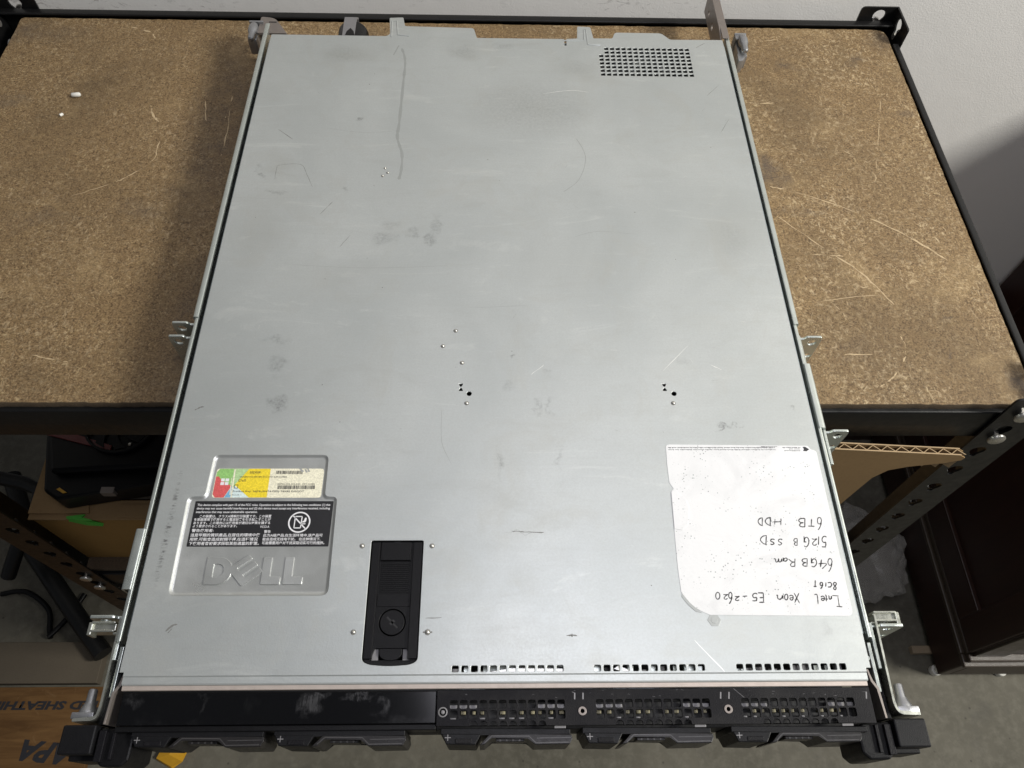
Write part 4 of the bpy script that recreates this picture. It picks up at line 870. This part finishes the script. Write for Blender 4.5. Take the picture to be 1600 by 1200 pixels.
# ------------------------------------------------------------------ things on the board
def crumb(x, y, l, wd, a, label):
    bm = bmesh.new(); lathe(bm, (0, 0), [(wd * .3, -l / 2), (wd * .5, -l * .4), (wd * .48, l * .38), (wd * .28, l / 2)], 'x', 10)
    bmesh.ops.transform(bm, matrix=Matrix.Translation((x, y, -44.9 + wd * .46)) @ Matrix.Rotation(a, 4, 'Z'), verts=bm.verts)
    tag(build('plastic_crumb', bm, M_whitepl, base=(x, y, -45), smooth=50), label, 'plastic bit', 'white crumbs on the chipboard')
crumb(-411.2, 544, 8.4, 4.4, .15, 'larger rod-shaped white plastic crumb on the chipboard shelf')
crumb(-417.6, 516.4, 3.6, 2.8, .8, 'tiny round white plastic crumb on the chipboard shelf')
# ------------------------------------------------------------------ below the shelf, on the lower board
def wallbox(bm, x0, x1, y0, y1, z0, z1, t=3.0):
    box(bm, x0, x1, y0, y1, z0, z0 + t); box(bm, x0, x1, y0, y0 + t, z0 + t, z1); box(bm, x0, x1, y1 - t, y1, z0 + t, z1)
    box(bm, x0, x0 + t, y0 + t, y1 - t, z0 + t, z1); box(bm, x1 - t, x1, y0 + t, y1 - t, z0 + t, z1)
cb = thing('cardboard_box', (-330, 380, -468), 'brown cardboard box with a green mark, under the shelf below the black graphics card', 'box')
bm = bmesh.new(); wallbox(bm, -504, -150, 219, 560, -467.6, -331); build('box_body', bm, M_card2, cb)
bm = bmesh.new()
prism(bm, [(-505, 216), (-150, 216), (-150, 238), (-505, 238)], -331, -328.6, 'z', .4)
build('front_flap', bm, M_card, cb)
bm = bmesh.new(); prism(bm, [(-505, 222), (-440, 222), (-470, 330), (-505, 560)], -328.4, -325.6, 'z', .4); box(bm, -410, -290, 217.6, 232, -328.4, -326.2, .3); build('side_flap', bm, M_card, cb)
bm = bmesh.new(); box(bm, -452, -300, 240, 520, -331, -329); build('top_sheet', bm, M_card3, cb)
bm = bmesh.new()
prism(bm, [(-463, 218.6), (-444, 221), (-447, 217.2), (-436, 215.2), (-452, 214.6), (-462, 216)], -331.6, -325.2, 'z', .4); prism(bm, [(-462, -331), (-447, -330), (-432, -347), (-448, -344)], 214.8, 218.5, 'y', .3)
build('green_mark', bm, M_greenp, cb)
gp = thing('graphics_card', (-330, 360, -325), 'black graphics card with a red stripe lying on the cardboard box under the shelf', 'graphics card')
bm = bmesh.new()
prism(bm, [(-478, 236), (-462, 226), (-330, 250), (-180, 262), (-180, 372), (-494, 372), (-494, 300)], -325, -296, 'z', 3)
prism(bm, [(-470, 252), (-200, 270), (-200, 360), (-485, 360), (-486, 300)], -296, -284, 'z', 4)
sh = build('shroud', bm, M_plastic, gp)
bm = bmesh.new(); prism(bm, [(-489, 296), (-440, 283), (-412, 276), (-412, 282), (-440, 291), (-488, 306)], -284.5, -282, 'z', .6); prism(bm, [(-492, 338), (-478, 333), (-478, 340), (-490, 345)], -284.5, -282, 'z', .5); build('red_stripe', bm, M_gpured, gp)
for cx in (-408, -306):
    bm = bmesh.new()
    plate(bm, circle(cx, 312, 40, 36), [circle(cx, 312, 37, 36)], -279, 6, .5)
    fo = build('fan_ring', bm, M_plastic2, gp)
    bm = bmesh.new(); cyl(bm, (cx, 312), 14, -284, -278.5, seg=24, bev=.8)
    for k in range(9):
        a = k * 2 * math.pi / 9; pts = []
        for j in range(7): rr = 12 + 23 * j / 6; pts.append((cx + rr * math.cos(a + j * .09), 312 + rr * math.sin(a + j * .09)))
        for j in range(6, -1, -1): rr = 12 + 23 * j / 6; pts.append((cx + rr * math.cos(a + .34 + j * .09), 312 + rr * math.sin(a + .34 + j * .09)))
        prism(bm, pts, -283, -281.4)
    build('fan_rotor', bm, M_plastic2, fo)
bm = bmesh.new(); box(bm, -418, -404, 233, 240, -305, -295.2, .4); build('bracket_label', bm, M_bracket, gp)
bm = bmesh.new(); prism(bm, [(-464, 237), (-456, 232.6), (-452, 233.4), (-461, 239)], -296, -294.6, 'z', .3); build('yellow_tag', bm, M_yellowpl, gp)
for x, y in ((-404, 280), (-394, 284)):
    bm = bmesh.new(); cyl(bm, (x, y), 1.6, -284.2, -282.6, seg=12); build('screw', bm, M_bolt, gp)
cb2 = thing('cardboard_box', (180, 380, -468), 'open cardboard box under the shelf with a torn corrugated flap beside the paper label', 'box')
bm = bmesh.new(); wallbox(bm, 20, 322, 210, 560, -467.6, -210); build('box_body', bm, M_card, cb2)
bm = bmesh.new()
flap = [(150, -88), (272, -92), (384, -104), (389.5, -108), (389, -113), (376, -119), (350, -126), (336, -133.5), (329, -150), (326, -207), (326, -212), (150, -212)]
bb = bmesh.new(); prism(bb, flap, 187.0, 187.9, 'y'); me = bpy.data.meshes.new('t'); bb.to_mesh(me); bb.free(); mesh_to_bm(bm, me)
flap2 = [(x + (0.0), z + .4) for x, z in flap]; bb = bmesh.new(); prism(bb, flap2, 192.6, 193.4, 'y'); me = bpy.data.meshes.new('t'); bb.to_mesh(me); bb.free(); mesh_to_bm(bm, me)
x = 152.0; k = 0
while x < 384:                                                        # fluting between the two liners
    def top(xx): return -88.4 - (xx - 150) * 4 / 122 if xx < 272 else -92.4 - (xx - 272) * 11.6 / 112
    a, b = (188.0, 192.5) if k % 2 == 0 else (192.5, 188.0)
    qq = [bm.verts.new(p) for p in ((x, a, top(x) + .6), (x + 1.1, a, top(x) + .6), (x + 7.3, b, top(x + 6.2) + .6), (x + 6.2, b, top(x + 6.2) + .6))]; f = bm.faces.new(qq); f.material_index = 1
    q = [bm.verts.new(p) for p in ((x, a, top(x)), (x + 6.2, b, top(x + 6.2)), (x + 6.2, b, top(x + 6.2) - 26), (x, a, top(x) - 26))]
    f = bm.faces.new(q); f.material_index = 1
    x += 6.2; k += 1
prism(bm, [(272, -91.3), (384, -102.9), (384, -103.4), (272, -91.9)], 186.9, 188.0, 'y', mi=1); prism(bm, [(272, -90.9), (384, -102.5), (384, -103.0), (272, -91.5)], 192.5, 193.5, 'y', mi=1)
build('torn_flap', bm, [M_card, M_flute], cb2, label='raised corrugated flap torn to a point', recalc=False)
# ------------------------------------------------------------------ right of the rack: cabinet and small things on the floor
cab = thing('wooden_cabinet', (1200, 430, -1050), 'tall dark brown wooden cabinet standing on the concrete right of the rack', 'cabinet')
cx0, cx1, cy0, cy1 = 836.0, 1640.0, 176.0, 694.0
bm = bmesh.new(); box(bm, cx0 + 4, cx1, cy0 + 6, cy1, -915, -62, 2)
# frame and panel on the visible end and front
for y0, y1 in ((cy0 + 8, cy0 + 66), (cy1 - 62, cy1 - 2)): box(bm, cx0 - 4, cx0 + 5, y0, y1, -912, -70, 1.5)
box(bm, cx0 - 4, cx0 + 5, cy0 + 66, cy1 - 62, -912, -850, 1.5)
build('carcass', bm, M_wood, cab)
bm = bmesh.new(); prism(bm, [(cy0 - 8, -1030), (cy1, -1030), (cy1, -935), (cy0 - 8, -935)], cx0 - 4, cx0 + 16, 'x', 2); box(bm, cx0 + 16, cx1, cy0 - 8, cy0 + 12, -1028, -935, 2); build('plinth', bm, M_wood, cab)
bm = bmesh.new(); box(bm, cx0 - 10, cx1, cy0 - 13, cy0 + 10, -935, -926, 2); box(bm, cx0 - 10, cx0 + 10, cy0 + 10, cy1, -935, -926, 2); box(bm, cx0 - 4, cx1, cy0 - 6, cy0 + 8, -926, -914, 2.5); box(bm, cx0 - 4, cx0 + 8, cy0 + 8, cy1, -926, -914, 2.5); build('moulding', bm, M_wood2, cab)
bm = bmesh.new(); box(bm, cx0 + 4, cx0 + 60, cy0 + 2, cy0 + 6, -912, -70, 1); build('door_stile', bm, M_wood2, cab)
bm = bmesh.new(); box(bm, cx0 - 16, cx1, cy0 - 16, cy1, -62, -34, 3); build('cabinet_top', bm, M_wood, cab)
for x, y in ((838, 178), (962, 176), (1600, 178)):
    bm = bmesh.new(); cyl(bm, (x, y), 10, -1050, -1038, seg=18, bev=2); cyl(bm, (x, y), 6, -1036, -1026, seg=14); build('foot', bm, M_whitepl, cab)
bm = bmesh.new(); box(bm, 560, 838, 668, 690, -1050, -532, 1.5); tag(build('leaning_board', bm, M_wood, base=(700, 680, -1050)), 'dark brown board leaning flat on the white wall behind the rack', 'board')
bm = bmesh.new(); box(bm, 800, 842, 208, 222, -1050, -1036, 1); tag(build('wood_offcut', bm, M_beige, base=(820, 215, -1050)), 'small beige wooden offcut on the concrete at the foot of the cabinet', 'offcut')
# crumpled clear bag
bm = bmesh.new(); bmesh.ops.create_icosphere(bm, subdivisions=4, radius=1.0)
for v in bm.verts:
    d = v.co.copy(); n = math.sin(d.x * 6 + d.y * 3) * .10 + math.sin(d.y * 11 - d.z * 7 + 1) * .07 + math.sin(d.x * 17 + d.z * 13) * .04 + random.uniform(-.025, .025)
    p = d * (1 + n); v.co = Vector((745 + p.x * 84, 400 + p.y * 95, -1050 + max(0.5, 30 + p.z * 34)))
tag(build('plastic_bag', bm, M_bag, base=(745, 400, -1050), smooth=22), 'crumpled clear plastic bag on the floor between rack and cabinet', 'bag')
# ------------------------------------------------------------------ left of the rack, on the floor
ps = thing('plywood_sheet', (-900, 0, -1050), 'brown sheathing panel with black stamped lettering flat on the floor', 'panel')
bm = bmesh.new(); box(bm, -1700, -716, -320, 158, -1050, -1038, .8); build('panel', bm, M_ply, ps)
bm = bmesh.new(); z = -1037.6
text(bm, 'RATED SHEATHING', -938, 119, 262, 15, z, 0, rot=math.pi, bold=.045, shear=.18)
build('stamped_lettering', bm, M_print_k, ps, recalc=False)
bm = bmesh.new(); text(bm, 'APA', -834, 32, 100, 34, z, 0, rot=math.pi - .10, shear=.35, bold=.04)
for xa, xb, y in ((-940, -700, 88), ): pass
build('stamped_lettering', bm, M_print_k, ps, recalc=False)
bm = bmesh.new(); box(bm, -1700, -728, 163, 236, -1050, -1030, 1); tag(build('cardboard_strip', bm, M_card3, base=(-900, 200, -1050)), 'grey brown strip of board on the floor behind the stamped panel', 'board')
bm = bmesh.new()
pts = [(-592, 58), (-566, 60), (-540, 66), (-548, 46), (-552, 34), (-568, 22), (-600, 38)]; c0 = Vector((-568, 46, -1030))
lo = [bm.verts.new((p[0], p[1], -1049.5)) for p in pts]; hi = [bm.verts.new((c0.x + (p[0] - c0.x) * .86, c0.y + (p[1] - c0.y) * .86, -1040 + 4 * math.sin(i * 2.1))) for i, p in enumerate(pts)]
tp = bm.verts.new((-572, 44, -1034))
for i in range(len(pts)):
    j = (i + 1) % len(pts); bm.faces.new((lo[i], lo[j], hi[j], hi[i])); bm.faces.new((hi[i], hi[j], tp))
bm.faces.new(lo[::-1])
tag(build('yellow_wrapper', bm, M_yellowpl, base=(-568, 46, -1050)), 'crumpled yellow plastic scrap on the concrete below the server front', 'scrap')
st = thing('folding_stand', (-860, 330, -1050), 'black tubular stand lying in the dark left of the rack', 'stand')
bm = bmesh.new(); tube(bm, [(-990, 560, -1000), (-900, 400, -1005), (-745, 236, -1010), (-720, 210, -1012)], 17, 12); build('leg', bm, M_paint, st, smooth=50)
bm = bmesh.new(); tube(bm, [(-1010, 520, -880), (-880, 492, -880), (-848, 478, -880), (-846, 440, -890), (-880, 380, -920), (-905, 340, -960)], 13, 12); build('frame_tube', bm, M_paint, st, smooth=50)
cbm = thing('power_cable', (-880, 280, -1050), 'looped black cable on the floor behind the grey board strip', 'cable')
bm = bmesh.new(); tube(bm, smooth_line([(-960, 330, -1045), (-905, 330, -1030), (-860, 300, -1040), (-848, 262, -1044), (-842, 246, -1045)], 6), 5, 8); tube(bm, smooth_line([(-842, 246, -1036), (-826, 270, -1040), (-812, 300, -1044), (-800, 330, -1045)], 6), 5, 8); build('cable_loop', bm, M_plastic, cbm, smooth=50)
sc.view_layers[0].update()
